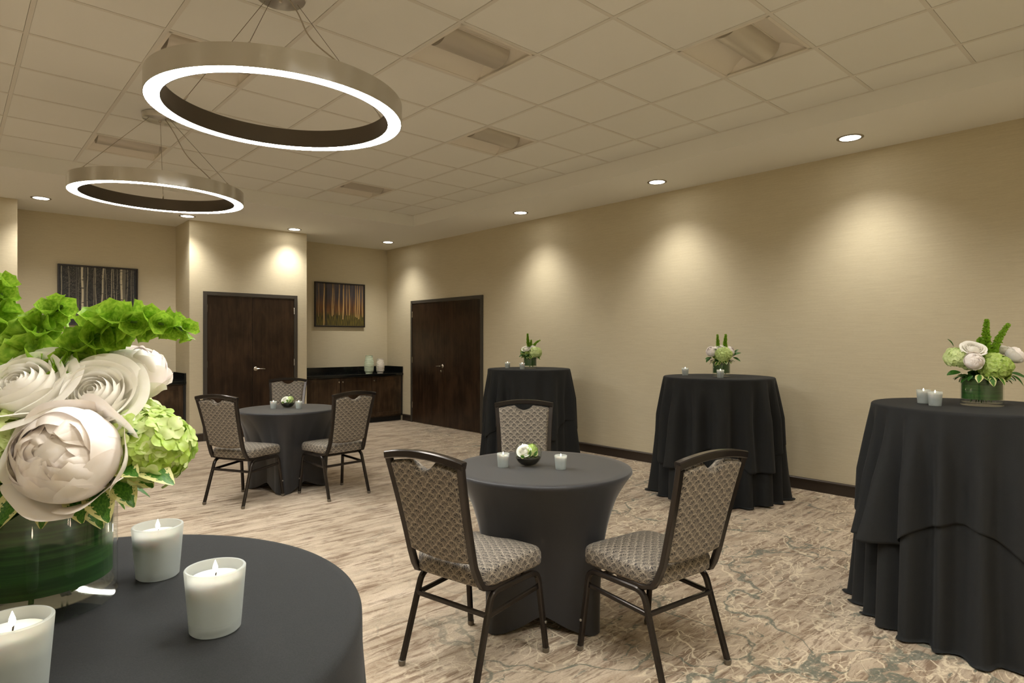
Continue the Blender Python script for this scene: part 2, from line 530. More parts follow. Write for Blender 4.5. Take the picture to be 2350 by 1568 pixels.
def wallmesh(pts, name, z0=0, z1=SOF, kind='structure', mat=None, th=.12, outward=None):
    """vertical wall along a polyline of room-side points, thickened away from the room (to the left of travel)"""
    mb = MB(); n = len(pts)
    P = [Vector((x, y)) for x, y in pts]
    off = []
    for i in range(n):
        d0 = (P[i] - P[i - 1]).normalized() if i > 0 else None
        d1 = (P[i + 1] - P[i]).normalized() if i < n - 1 else None
        n0 = Vector((-d0.y, d0.x)) if d0 else None
        n1 = Vector((-d1.y, d1.x)) if d1 else None
        if n0 is None: o = n1 * th
        elif n1 is None: o = n0 * th
        else:
            b = (n0 + n1)
            o = b * (th / max(.3, b.dot(n0)))
        off.append(P[i] + o)
    vs = []
    for i in range(n):
        for (p, z) in ((P[i], z0), (P[i], z1), (off[i], z1), (off[i], z0)): vs.append((p.x, p.y, z))
    fs = []
    for i in range(n - 1):
        for k in range(4): fs.append((i * 4 + k, i * 4 + (k + 1) % 4, (i + 1) * 4 + (k + 1) % 4, (i + 1) * 4 + k))
    fs += [(0, 1, 2, 3), tuple((n - 1) * 4 + k for k in (3, 2, 1, 0))]
    mb.add(vs, fs)
    return mb.build(name, mat or M['wall'], smooth=False, kind=kind)

MB().box(XL - .2, XR + .2, YF - .2, YN + .2, -.1, 0).build('floor', M['carpet'], smooth=False, kind='structure')
NICHE = [(.60, YB), (.60, YN), (2.45, YN), (2.45, YB), (4.12, YB), (4.12, YN), (XR, YN)]
wallmesh([(XL, YB)] + NICHE, 'wall_back')
wallmesh([(XR, YN), (XR, YF)], 'wall_right')
wallmesh([(XR, YF), (XL, YF)], 'wall_front')
wallmesh([(XL, YF), (XL, YB)], 'wall_left')

# ceiling: slab, lowered soffit round the tray with its fascia
TX0, TX1, TY0, TY1 = -2.44, 5.0, .15, 7.67
cb = MB()
cb.box(TX0 - .05, TX1 + .05, TY0 - .05, TY1 + .05, TIL + .16, TIL + .24)
for (a, b, c, d) in ((XL, TX0, YF, YN), (TX1, XR, YF, YN), (TX0, TX1, TY1, YN), (TX0, TX1, YF, TY0)):
    cb.box(a, b, c, d, SOF, TIL + .24)
ceiling = cb.build('ceiling', M['white'], smooth=False, kind='structure', merge=False)

T = .6096
GX0, GY0 = 2.16868, 2.83682
xs = sorted(set([TX0, TX1] + [GX0 + k * T for k in range(-8, 5) if TX0 + .03 < GX0 + k * T < TX1 - .03]))
ys = sorted(set([TY0, TY1] + [GY0 + k * T for k in range(-8, 8) if TY0 + .03 < GY0 + k * T < TY1 - .03]))
BW = .024
for x in xs[1:-1]:
    MB().box(x - BW / 2, x + BW / 2, TY0, TY1, TIL - .001, TIL + .03).build('grid_bar', M['bar'], ceiling, smooth=False)
barx = {}
for y in ys[1:-1]:
    MB().box(TX0, TX1, y - BW / 2, y + BW / 2, TIL, TIL + .031).build('grid_bar', M['bar'], ceiling, smooth=False)
for (x0, x1, y0, y1) in ((TX0, TX0 + .02, TY0, TY1), (TX1 - .02, TX1, TY0, TY1), (TX0, TX1, TY0, TY0 + .02), (TX0, TX1, TY1 - .02, TY1)):
    MB().box(x0, x1, y0, y1, TIL + .001, TIL + .004).build('edge_angle', M['bar'], ceiling, smooth=False)

FIX = {(0, 0), (2, -2), (2, 2), (2, 6), (-2, 2), (-2, 6)}
tile_cache = {}
def tile_mesh(w, h):
    k = (round(w, 3), round(h, 3))
    if k not in tile_cache:
        g = .0135
        a, b = w / 2 - g, h / 2 - g
        mb = MB()
        # tegular tile: face drops slightly below its flange
        mb.box(-a, a, -b, b, .0025, .016)
        mb.box(-w / 2, w / 2, -h / 2, h / 2, .016, .03)
        tile_cache[k] = mb.mesh('ceiling_tile', M['tile'], smooth=False, merge=False)
    return tile_cache[k]
for i in range(len(xs) - 1):
    for j in range(len(ys) - 1):
        ci = round((xs[i] - GX0) / T) if i else round((xs[i + 1] - GX0) / T) - 1
        cj = round((ys[j] - GY0) / T) if j else round((ys[j + 1] - GY0) / T) - 1
        if (ci, cj) in FIX: continue
        w, h = xs[i + 1] - xs[i], ys[j + 1] - ys[j]
        link('ceiling_tile', tile_mesh(w, h), ceiling, loc=((xs[i] + xs[i + 1]) / 2, (ys[j] + ys[j + 1]) / 2, TIL))

# recessed troffers
def make_troffer():
    t = thing('ceiling_light', '', 'ceiling light', group='recessed troffers in the tiled ceiling')
    a = T / 2 - .012
    mb = MB()
    # coved pan, axis along X: profile in y/z swept along x
    N = 12
    prof = []
    for k in range(N + 1):
        u = k / N; prof.append((-a + .02 + u * (a - .08), .004 + .085 * sin(u * pi / 2)))
    prof += [(.06 - 0.0, .09)]
    for k in range(N + 1):
        u = 1 - k / N; prof.append((a - .02 - u * (a - .08), .004 + .085 * sin(u * pi / 2)))
    vs = []; fs = []
    m = len(prof)
    for x in (-a, a):
        for y, z in prof: vs.append((x, y, z))
    for k in range(m - 1): fs.append((k, k + 1, m + k + 1, m + k))
    mb.add(vs, fs)
    mb.build('reflector', M['troffer'], t)
    for sx in (-1, 1):
        e = MB()
        # end plates sloping inwards
        vs = []
        for y, z in prof: vs.append((sx * (a - (z - .004) * .7), y, z + .001))
        for y, z in prof: vs.append((sx * a, y, .004))
        e.add(vs, [(k, k + 1, m + k + 1, m + k) for k in range(m - 1)])
        e.build('end_plate', M['troffer'], t)
    
    f = MB()
    for s_ in (-1, 1):
        f.box(-a, a, s_ * a - (.02 if s_ > 0 else 0), s_ * a + (.02 if s_ < 0 else 0), -.001, .006)
        f.box(s_ * a - (.018 if s_ > 0 else 0), s_ * a + (.018 if s_ < 0 else 0), -a, a, -.001, .006)
    f.build('trim_frame', M['troffer'], t, smooth=False, merge=False)
    b = MB(); L0 = a - .045
    pr = [(.108 * cos(pi + pi * k / 20), .086 + .088 * sin(pi + pi * k / 20)) for k in range(21)]
    vs = [(x, y, z) for x in (-L0, L0) for y, z in pr]
    m2 = len(pr)
    b.add(vs, [(k, k + 1, m2 + k + 1, m2 + k) for k in range(m2 - 1)] + [tuple(range(m2)), tuple(range(2 * m2 - 1, m2 - 1, -1))])
    bo = b.build('basket', M['basket'], t, angle=50)
    r = MB()
    for s_ in (-1, 1):
        r.box(-L0, L0, s_ * .112 - .004, s_ * .112 + .004, .076, .088)
    r.build('basket_rail', M['troffer'], bo, smooth=False, merge=False)
    hs = MB().box(-a, a, -a, a, .096, .11); hs.build('housing', M['troffer'], t, smooth=False)
    return t
tro = make_troffer()
TL = {(0, 0): 'unlit square troffer with half-round basket, nearest the large hanging ring on its right',
      (2, -2): 'unlit square troffer with half-round basket at the top right of the ceiling',
      (2, 2): 'unlit square troffer in the ceiling middle, between the large ring and the soffit',
      (2, 6): 'smallest, farthest troffer, in the tiles near the far ceiling corner',
      (-2, 2): 'troffer half hidden above the rim of the large hanging ring',
      (-2, 6): 'troffer in the far left tiles above the small hanging ring'}
first = True
for k, lab in TL.items():
    loc = (GX0 + (k[0] + .5) * T, GY0 + (k[1] + .5) * T, TIL)
    if first: tro.location = loc; tro['label'] = lab; first = False
    else: dup(tro, loc, 0, lab)

# recessed downlights
def spot(parent, e, ang, blend, rad, z=-.03, tilt=(0, 0, 0)):
    d = bpy.data.lights.new('lamp', 'SPOT'); d.energy = e; d.spot_size = R_(ang); d.spot_blend = blend
    d.color = WARM; d.shadow_soft_size = rad
    o = bpy.data.objects.new('lamp', d); COL.objects.link(o); o.parent = parent; o.location = (0, 0, z); o.rotation_euler = tilt
    return o
def make_downlight():
    t = thing('downlight', '', 'ceiling light', group='round recessed downlights in the soffit')
    MB().lathe([(.078, .0), (.078, -.004), (.094, -.006), (.100, -.003), (.100, .0)], 40, close=True).build('trim_ring', M['trim'], t)
    MB().lathe([(0.0005, -.0025), (.079, -.0025), (.079, .0), (.0005, 0)], 40, close=True).build('lens', M['lens'], t)
    spot(t, LAMP_W, 114, .6, .05)
    spot(t, LAMP_N, 92, 1.0, .06)
    return t
dl = make_downlight()
DL = [(5.48, 1.94, 'lit round downlight nearest the camera on the right soffit'),
      (5.50, 3.83, 'second lit downlight along the right soffit, between the two other large ones'),
      (5.50, 5.93, 'third lit downlight along the right soffit, above the nearer tall table by the wall'),
      (5.48, 9.18, 'small lit downlight in the far corner above the framed autumn picture'),
      (3.82, 9.06, 'lit downlight above the right leaf of the double door on the back wall'),
      (2.36, 9.06, 'lit downlight at the outer corner beside the left alcove'),
      (.80, 9.06, 'lit downlight at far left in front of the left alcove'),
      (5.48, 0.0, None), (-.85, 9.06, None), (-2.92, 5.9, None), (-2.92, 2.9, None), (-2.92, 0, None),  # left soffit lights are out of view, added for ambient fill
      (-1.1, -.33, None), (.40, -.33, None), (1.9, -.33, None), (3.6, -.33, None)]  # unseen front row, added and placed to brighten the foreground bouquet
first = True
for x, y, lab in DL:
    lb = lab or 'unseen recessed downlight outside the picture'
    if first: dl.location = (x, y, SOF); dl['label'] = lb; first = False
    else: dup(dl, (x, y, SOF), 0, lb)

# baseboards with a small cap bead
def base_run(name, x0, y0, x1, y1):
    d = Vector((x1 - x0, y1 - y0, 0)).normalized(); nrm = Vector((d.y, -d.x, 0))   # room side is to the right of travel
    prof = [(0, 0), (.014, 0), (.014, .088), (.018, .092), (.018, .102), (.010, .108), (0, .112)]
    mb = MB(); vs = []
    for p in (Vector((x0, y0, 0)), Vector((x1, y1, 0))):
        for a, z in prof: vs.append(p + nrm * a + Vector((0, 0, z)))
    m = len(prof)
    mb.add(vs, [(k, (k + 1) % m, m + (k + 1) % m, m + k) for k in range(m)] + [tuple(range(m)), tuple(range(2 * m - 1, m - 1, -1))])
    return mb.build(name, M['base'], smooth=False, kind='structure')
base_run('baseboard_right', XR, 7.23, XR, YF)
base_run('baseboard_right', XR, 9.455, XR, 9.186)
base_run('baseboard_back', 2.45, YB, 2.622, YB)
base_run('baseboard_back', 3.965, YB, 4.12, YB)
base_run('baseboard_back', XL, YB, .60, YB)
base_run('baseboard_left', XL, YF, XL, YB)
base_run('baseboard_front', XR, YF, XL, YF)

# ------------------------------------------------------------------ doors (local frame: x along the wall, -y into the room)
def make_door(name, loc, rz, width, leaf_label=None):
    d = bpy.data.objects.new(name, None); COL.objects.link(d); d.location = loc; d.rotation_euler = (0, 0, rz); d['kind'] = 'structure'
    FW, Ht = .05, 2.084
    f = MB()
    for (a, b, z0, z1) in ((0, FW, 0, Ht), (width - FW, width, 0, Ht), (FW, width - FW, Ht - FW, Ht)):
        f.box(a, b, -.022, -.001, z0, z1)
        if z0 == 0:
            f.box(a if a > 0 else a + .012, (b - .012) if a > 0 else b, -.026, -.022, 0, Ht - .012)
    f.build('door_frame', M['dframe'], d, smooth=False, bevel=.002, merge=False)
    mid = width / 2
    for k, (a, b) in enumerate(((FW + .003, mid - .002), (mid + .002, width - FW - .003))):
        MB().box(a, b, -.014, -.0015, .008, Ht - FW - .004).build('door_leaf', M['door'], d, smooth=False, bevel=.0015)
    for x in (FW, width - FW):
        for z in (.25, 1.02, 1.80):
            hb = MB(); hb.tube([(x, -.018, z), (x, -.018, z + .1)], .007, 8)
            hb.build('hinge', M['nickel'], d)
    return d
d1 = make_door('door_1', (2.622, YB, 0), 0, 1.343)
d2 = make_door('door_2', (XR, 9.186, 0), -pi / 2, 1.956)
def lever(parent, x, direction, deadbolt=False):
    mb = MB()
    Mx = Matrix.Translation((x, -.014, .985)) @ Matrix.Rotation(pi / 2, 4, 'X')
    mb.lathe([(.0005, 0), (.030, 0), (.031, .004), (.026, .010), (.012, .012), (.011, .045), (.013, .052), (.0005, .055)], 24, M=Mx)
    y = -.014 - .048
    mb.rod(rounded_path([(x, y, .985), (x + direction * .03, y - .004, .986), (x + direction * .08, y, .984), (x + direction * .118, y + .008, .982)], .012, 4), .016, .011, .3)
    mb.build('door_handle', M['nickel'], parent)
lever(d1, .717, 1)
lever(d2, .93, -1)
mb = MB(); mb.lathe([(.0005, 0), (.022, 0), (.022, .008), (.010, .012), (.0005, .012)], 20, M=Matrix.Translation((.90, -.014, .90)) @ Matrix.Rotation(pi / 2, 4, 'X'))
mb.build('keyhole_rose', M['nickel'], d2)

# ------------------------------------------------------------------ alcove cabinets and worktops
def cabinet(x0, x1, splits, lab, lab2, splash_l, splash_r):
    yf = 9.475
    t = thing('base_cabinet', lab, 'cabinet', (x0, 0, 0), 0, 'dark base cabinets in the alcoves')
    W = x1 - x0
    c = MB(); c.box(.004, W - .004, yf + .004, YN - .004, .09, .79); c.build('carcass', M['cab'], t, smooth=False)
    MB().box(.004, W - .004, yf + .055, YN - .02, 0.001, .089).build('toe_kick', M['kick'], t, smooth=False)
    for a, b in ((.004, .035), (W - .035, W - .004)):
        MB().box(a, b, yf - .006, yf + .003, .09, .79).build('filler_strip', M['kick'], t, smooth=False)
    xs_ = [.035] + [s - x0 for s in splits] + [W - .035]
    for i in range(len(xs_) - 1):
        a, b = xs_[i] + .006, xs_[i + 1] - .006
        z0, z1 = .115, .775
        d = MB(); fw = .058
        for (p, q, r, s_) in ((a, a + fw, z0, z1), (b - fw, b, z0, z1), (a + fw, b - fw, z0, z0 + fw), (a + fw, b - fw, z1 - fw, z1)):
            d.box(p, q, yf - .018, yf + .002, r, s_)
        do = d.build('cabinet_door', M['cab'], t, smooth=False, bevel=.002, merge=False)
        MB().box(a + fw, b - fw, yf - .008, yf + .002, z0 + fw, z1 - fw).build('door_panel', M['cab'], do, smooth=False)
        kx = (b - .028) if i == 0 else a + .028
        MB().lathe([(.0005, 0), (.006, .0), (.006, .012), (.013, .018), (.013, .024), (.0005, .027)], 16,
                   M=Matrix.Translation((kx, yf - .018, .72)) @ Matrix.Rotation(pi / 2, 4, 'X')).build('knob', M['nickel'], do)
    w = thing('worktop', lab2, 'worktop', (x0, 0, 0), 0, 'black stone worktops in the alcoves')
    MB().box(.002, W - .002, yf - .035, YN - .002, .792, .835).build('slab', M['stone'], w, smooth=False, bevel=.008)
    MB().box(.002, W - .002, YN - .022, YN - .002, .8355, .945).build('backsplash', M['stone'], w, smooth=False, bevel=.002)
    if splash_r: MB().box(W - .022, W - .002, yf - .02, YN - .0225, .8355, .945).build('side_splash', M['stone'], w, smooth=False, bevel=.002)
    if splash_l: MB().box(.002, .022, yf - .02, YN - .0225, .8355, .945).build('side_splash', M['stone'], w, smooth=False, bevel=.002)
cabinet(4.12, XR, [4.76, 5.335], 'dark wood three-door base cabinet in the right alcove under the autumn picture',
        'black stone worktop with splashback carrying the two ceramic vases', True, True)
cabinet(.60, 2.45, [1.20, 1.82], 'dark wood base cabinet in the left alcove, mostly hidden behind the large bouquet',
        'black stone worktop in the left alcove behind the large bouquet', True, True)

def ribbed(name, lab, x, y, prof_fn, h, mat, ribs, cat='vase'):
    t = MB(); pr = []
    N = ribs * 6
    for k in range(N + 1):
        z = h * k / N
        pr.append((prof_fn(k / N) - .0035 * abs(sin(pi * ribs * k / N)) ** .5 * 0 + .0022 * cos(2 * pi * ribs * k / N), z))
    pr = [(.0005, 0)] + pr + [(pr[-1][0] - .006, h), (pr[-1][0] - .008, h - .05), (.0005, h - .06)]
    t.lathe(pr, 56)
    o = t.build(name, mat); o.location = (x, y, .8355)
    return tag(o, lab, cat, 'ceramic vases on the right worktop')
import bisect
def interp(pts):
    def f(t):
        for (a, ra), (b, rb) in zip(pts, pts[1:]):
            if t <= b:
                u = (t - a) / (b - a); u = u * u * (3 - 2 * u); return ra + (rb - ra) * u
        return pts[-1][1]
    return f
ribbed('ceramic_vase', 'taller pale green ribbed ceramic vase on the black worktop', 5.36, 9.60,
       interp([(0, .056), (.18, .078), (.45, .082), (1, .062)]), .31, M['greenvase'], 13)
ribbed('ceramic_vase', 'shorter cream white ribbed ceramic vase, right of the pale green one', 5.60, 9.64,
       interp([(0, .050), (.18, .071), (.45, .074), (1, .056)]), .25, M['whitevase'], 11)

# ------------------------------------------------------------------ pictures (printed canvas = colour attribute on a flat sheet)
def picture(lab, x0, x1, z0, z1, y, paint, nx, nz):
    t = thing('framed_picture', lab, 'picture', ((x0 + x1) / 2, y, (z0 + z1) / 2), 0)
    w, h = (x1 - x0) / 2, (z1 - z0) / 2; fw = .022; dp = .04
    f = MB()
    for (a, b, c, d) in ((-w, -w + fw, -h, h), (w - fw, w, -h, h), (-w + fw, w - fw, -h, -h + fw), (-w + fw, w - fw, h - fw, h)):
        f.box(a, b, -dp, -.001, c, d)
    f.build('frame', M['pframe'], t, smooth=False, bevel=.003, merge=False)
    W, Hh = w - fw, h - fw
    vs = [(-W + 2 * W * i / nx, -dp + .012, -Hh + 2 * Hh * j / nz) for j in range(nz + 1) for i in range(nx + 1)]
    fs = [(j * (nx + 1) + i, j * (nx + 1) + i + 1, (j + 1) * (nx + 1) + i + 1, (j + 1) * (nx + 1) + i) for j in range(nz) for i in range(nx)]
    me = bpy.data.meshes.new('print'); me.from_pydata(vs, [], fs)
    ca = me.color_attributes.new('Col', 'FLOAT_COLOR', 'POINT')
    dat = []
    for j in range(nz + 1):
        for i in range(nx + 1):
            dat.extend((*paint(i / nx, j / nz), 1.0))
    ca.data.foreach_set('color', dat)
    me.materials.append(M['print'])
    link('print', me, t)
    MB().box(-W, W, -.02, -.001, -Hh, Hh).build('backing_board', M['pframe'], t, smooth=False)
from mathutils import noise as MN
def mixc(a, b, t): t = max(0, min(1, t)); return tuple(a[k] + (b[k] - a[k]) * t for k in range(3))
def paint_autumn(u, v):
    nz1 = MN.noise(Vector((u * 26, v * 2.2, 0))); nz2 = MN.noise(Vector((u * 60, v * 7, 3)))
    top = mixc((.05, .045, .06), (.10, .085, .09), .5 + nz1)
    mid = mixc((.07, .03, .012), (.20, .09, .025), .5 + nz1)
    c = mixc(mid, top, (v - .45) / .3)
    gr = mixc((.03, .028, .008), (.17, .13, .02), .5 + nz2)
    c = mixc(gr, c, (v - .22 - .05 * nz1) / .12)
    for (x, w, b, hi, tilt) in ((.055, .006, .2, .5, 0), (.16, .014, 0, 1, .01), (.20, .02, 0, 0.05, 0), (.33, .010, .22, .9, .01), (.36, .007, .25, .8, .01), (.47, .010, .25, .85, .005),
                                (.56, .015, .15, 1, .02), (.63, .008, .25, .8, 0), (.69, .011, .25, .75, -.01), (.82, .009, .22, .8, 0), (.86, .011, .2, .9, .01), (.90, .013, .17, .7, .03), (.97, .009, .22, .8, -.02)):
        xc = x + tilt * (v - .5) + .004 * sin(v * 9 + x * 40)
        d = abs(u - xc) / w
        if d < 1 and v > b:
            col = (.025, .018, .015) if hi < .1 else mixc((.32, .17, .05), (.75, .50, .20), hi * (1 - abs(v - .4)))
            c = mixc(c, col, (1 - d ** 3) * (.92 if v < .9 else .6))
    return c
def paint_birch(u, v):
    n1 = MN.noise(Vector((u * 90, v * 60, 0))); n2 = MN.noise(Vector((u * 30, v * 22, 5)))
    n3 = MN.noise(Vector((u * 4, v * 4, 9)))
    base = mixc((.012, .014, .016), (.05, .048, .042), .5 + n2)
    if n1 > .18: base = mixc(base, (.22, .19, .15), min(1, (n1 - .18) * 4) * (.45 + v * .6) * (.6 + n3))
    edge = min(u, 1 - u)
    base = mixc((.018, .022, .028), base, .35 + edge * 5)
    if v < .16: base = mixc((.015, .017, .016), base, v / .16 * .8 + .1)
    for (x, w, br, tilt) in ((.02, .006, .6, .01), (.12, .007, .3, -.02), (.21, .012, .10, 0), (.235, .006, .22, .01), (.285, .017, 1, -.01), (.315, .014, .12, 0), (.345, .008, .55, .015), (.43, .006, .4, .01),
                             (.455, .008, .5, -.015), (.54, .013, .85, .035), (.565, .007, .15, .03), (.60, .005, .5, -.04), (.66, .008, .6, .02), (.70, .006, .55, -.03), (.735, .004, .5, .01),
                             (.80, .018, 1.1, -.01), (.835, .024, .25, 0), (.875, .006, .45, .02), (.93, .006, .35, .01), (.965, .005, .3, -.02)):
        xc = x + tilt * (v - .5) + .003 * sin(v * 11 + x * 50)
        d = abs(u - xc) / w
        if d < 1:
            col = mixc((.03, .032, .034), (.66, .60, .44), br)
            if br > .2 and MN.noise(Vector((u * 12, v * 55, 2))) > .42: col = mixc(col, (.03, .03, .03), .8)
            c2 = 1 - d ** 4
            base = mixc(base, col, c2 * (1 if v > .08 else .6))
    return base
picture('autumn forest picture with orange trunks in a dark frame above the right worktop', 4.552, 5.484, 1.635, 2.393, YN, paint_autumn, 200, 120)
picture('black and white birch trunk picture in a dark frame in the left alcove', 1.052, 1.964, 1.60, 2.398, YN, paint_birch, 230, 170)

# ------------------------------------------------------------------ ring chandeliers
def make_ring(label, cx, cy, z, cables, cord):
    t = thing('ring_chandelier', label, 'chandelier', (cx, cy, z), 0, 'lit ring chandeliers hanging from the tiles')
    tilt = Euler((R_(1.4), R_(.3), 0)).to_matrix().to_4x4()
    Ro, Ri, Hh = .618, .543, .10
    MB().lathe([(Ro - .004, 0), (Ro, 0), (Ro, Hh), (Ro - .004, Hh)], 128, close=True, M=tilt).build('outer_band', M['brushed'], t)
    MB().lathe([(Ri, 0), (Ri + .004, 0), (Ri + .004, Hh), (Ri, Hh)], 128, close=True, M=tilt).build('inner_band', M['inner'], t)
    MB().lathe([(Ri + .004, Hh - .002), (Ro - .004, Hh - .002), (Ro - .004, Hh - .006), (Ri + .004, Hh - .006)], 128, close=True, M=tilt).build('top_plate', M['brushed'], t)
    MB().lathe([(Ri + .0045, .001), (Ro - .0045, .001), (Ro - .0045, .005), (Ri + .0045, .005)], 128, close=True, M=tilt).build('diffuser', M['diff'], t)
    zc = TIL - z
    c = MB(); c.lathe([(.0005, zc - .048), (.11, zc - .048), (.122, zc - .044), (.125, zc - .038), (.125, zc - .0005), (.0005, zc - .0005)], 64)
    cn = c.build('canopy', M['brushed'], t)
    MB().lathe([(.0005, zc - .066), (.008, zc - .064), (.010, zc - .048)], 16).build('canopy_bolt', M['nickel'], cn)
    for ang in cables:
        a = R_(ang); rm = (Ro + Ri) / 2
        p = tilt @ Vector((rm * cos(a), rm * sin(a), Hh))
        q = Vector((.085 * cos(a), .085 * sin(a), zc - .045))
        cb_ = MB().tube([p, q], .0016, 6).build('cable', M['steel'], t)
        u = (q - p).normalized()
        MB().tube([p - u * .001, p + u * .012, p + u * .04, p + u * .055], .007, 10, scale=[1, 1, .7, .3]).build('cable_gripper', M['nickel'], cb_)
    a = R_(cord); p = tilt @ Vector((.58 * cos(a), .58 * sin(a), Hh)); q = Vector((.06 * cos(a), .06 * sin(a), zc - .045))
    pts = []
    for k in range(21):
        u = k / 20
        pts.append(q.lerp(p, u) + Vector((0, 0, -.05 * sin(pi * u))) + Vector((-sin(a), cos(a), 0)) * .012 * sin(pi * u * 3))
    MB().tube(pts, .0035, 8).build('power_cord', M['cord'], t)
make_ring('large lit metal ring chandelier nearest the camera, top left', 1.278, 3.207, H + 1.168, [-125, -5, 127], -85)
make_ring('smaller looking lit ring chandelier farther back, below and left of the near one', 1.262, 5.62, H + 1.145, [-165, -45, 75], -66)

make_ring('unseen lit ring chandelier above the camera, added for fill light', 1.29, .80, H + 1.168, [-125, -5, 127], -85)  # extra ring out of view, added to light the foreground from the camera side

# ------------------------------------------------------------------ banquet chairs (local: +y is where the sitter looks)
def make_chair():
    t = thing('banquet_chair', '', 'chair', group='banquet chairs with fan patterned upholstery')
    # seat cushion
    def seat_fn(u, v):
        # superellipse outline lofted in height; v 0 bottom centre .. 1 top centre
        a = 2 * pi * u
        c, s_ = cos(a), sin(a)
        rr = (abs(c) ** 7 + abs(s_) ** 7) ** (-1 / 7)
        prof = [(0, 0), (.8, 0), (.975, .003), (1, .012), (1.008, .035), (1.004, .058), (.985, .070), (.94, .078), (.7, .084), (.35, .087), (0, .088)]
        k = min(len(prof) - 1, int(round(v * (len(prof) - 1))))
        f, z = prof[k]
        hw = .212 + .008 * s_ * rr
        return (hw * rr * c * f, .03 + .212 * rr * s_ * f, .395 + z - .008 * max(0, (s_ * f * rr) ** 3))
    MB().grid(44, 11, seat_fn, wrap=True).build('seat', M['fabric'], t, boxuv=True, angle=60)
    # backrest frame geometry: centre line of side post as function of height
    z0, z1 = .435, .885
    def backy(z): return -.185 - (z - .40) * .255
    def halfw(z):
        u = (z - .40) / (.92 - .40)
        return .176 + .028 * max(0, u) ** 2.2
    # side posts and arched top rail, J curve forward under the seat
    for s_ in (-1, 1):
        pts = [(s_ * .186, .02, .388), (s_ * .186, -.12, .388), (s_ * .184, -.165, .40), (s_ * .181, -.186, .435)]
        for k in range(1, 9):
            z = .435 + (.918 - .435) * k / 8
            pts.append((s_ * halfw(z), backy(z), z))
        MB().rod(pts, .022, .034, .18, up=(0, 1, 0)).build('back_post', M['frame'], t, angle=30)
    top = []
    hw = halfw(.92) + .011
    for k in range(17):
        u = -1 + k / 8
        top.append((u * hw, backy(.92) + .006 - .010 * (1 - u * u), .911 + .024 * (1 - u * u)))
    MB().rod(top, .034, .032, .14).build('top_rail', M['frame'], t, angle=30)
    # upholstered back panel with a hand notch
    NU, NV = 65, 36
    def panel(side):
        def fn(u_, v_):
            u = u_ * 2 - 1
            zb = .502 - .018 * (1 - u * u) + .0
            arch = .890 + .022 * (1 - u * u)
            nx = u * .19 / .066
            notch = .036 * (1 - nx * nx) if abs(nx) < 1 else 0
            zt = arch - notch
            z = zb + (zt - zb) * v_
            w = halfw(z) - .011
            x = u * w
            e = min(1, (1 - abs(u)) * w / .022); e2 = min(1, (z - zb + .0) / .022, (zt - z) / .018)
            e = max(0, min(e, e2)); th = .024 * math.sqrt(max(0, 1 - (1 - e) ** 2)) + .002
            if side > 0: th *= 1.25
            else: th *= .85
            return (x, backy(z) + side * th + .004, z)
        return fn
    pb = MB(); pb.grid(NU, NV, panel(1)); pb.grid(NU, NV, panel(-1))
    # edge strip
    n = NU * NV
    def bidx(i, j): return j * NU + i
    loop = [bidx(i, 0) for i in range(NU)] + [bidx(NU - 1, j) for j in range(1, NV)] + [bidx(i, NV - 1) for i in range(NU - 2, -1, -1)] + [bidx(0, j) for j in range(NV - 2, 0, -1)]
    for a, b in zip(loop, loop[1:] + loop[:1]): pb.f.append((a, b, b + n, a + n))
    pb.build('backrest', M['fabric'], t, boxuv=True, angle=70)
    # legs: each side front and rear leg meet in a rail under the seat
    zr = .372
    for s_ in (-1, 1):
        fx, rx = s_ * .222, s_ * .205
        front = rounded_path([(s_ * .200, .03, zr), (s_ * .206, .185, zr), (fx, .228, .012)], .05, 6)
        rear = rounded_path([(s_ * .200, .03, zr), (s_ * .197, -.125, zr), (rx, -.238, .012)], .045, 6)
        for nm, p, foot in (('leg', front, (fx, .228)), ('leg', rear, (rx, -.238))):
            lg = MB().rod(p, .024, .024, .2, up=(1, 0, 0)).build('leg', M['frame'], t, angle=30)
            MB().lathe([(.0005, 0), (.013, 0), (.0155, .006), (.0165, .022), (.0005, .024)], 14, off=(foot[0], foot[1], 0)).build('foot_glide', M['glide'], lg)
        sb = MB().box(-.003, .003, -.003, .003, -.003, .003)
        # side stretcher and screw
        MB().rod([(s_ * .203, .196, .300), (s_ * .199, -.150, .285)], .016, .020, .2).build('stretcher', M['frame'], t, angle=30)
        MB().lathe([(.0005, -.001), (.006, -.001), (.006, .003), (.0005, .004)], 12, M=Matrix.Translation((s_ * .229, .216, .14)) @ Matrix.Rotation(s_ * pi / 2, 4, 'Y')).build('screw', M['screw'], t)
    MB().rod([(-.199, -.155, .288), (.199, -.155, .288)], .016, .020, .2).build('stretcher', M['frame'], t, angle=30)
    MB().rod([(-.199, .10, .374), (.199, .10, .374)], .020, .020, .2).build('seat_crossbar', M['frame'], t, angle=30)
    MB().rod([(-.194, -.10, .374), (.194, -.10, .374)], .020, .020, .2).build('seat_crossbar', M['frame'], t, angle=30)
    return t
ch = make_chair()
CH = [(1.713, 2.142, 10.5, 'nearest banquet chair left of the near table, its patterned back to the camera'),
      (2.302, 1.626, 84, 'nearest banquet chair right of the near table, seen from behind'),
      (2.98, 3.16, 229, 'banquet chair behind the near round table, facing the camera'),
      (1.919, 5.617, 28.6, 'banquet chair at the left of the far round table, back to the camera'),
      (2.62, 5.32, 96, 'banquet chair at the right of the far round table, before the right alcove'),
      (2.87, 7.12, 238, 'banquet chair behind the far round table, in front of the double door')]
for k, (x, y, a, lab) in enumerate(CH):
    rz = R_(a - 90)
    if k == 0: ch.location = (x, y, 0); ch.rotation_euler = (0, 0, rz); ch['label'] = lab
    else: dup(ch, (x, y, 0), rz, lab)

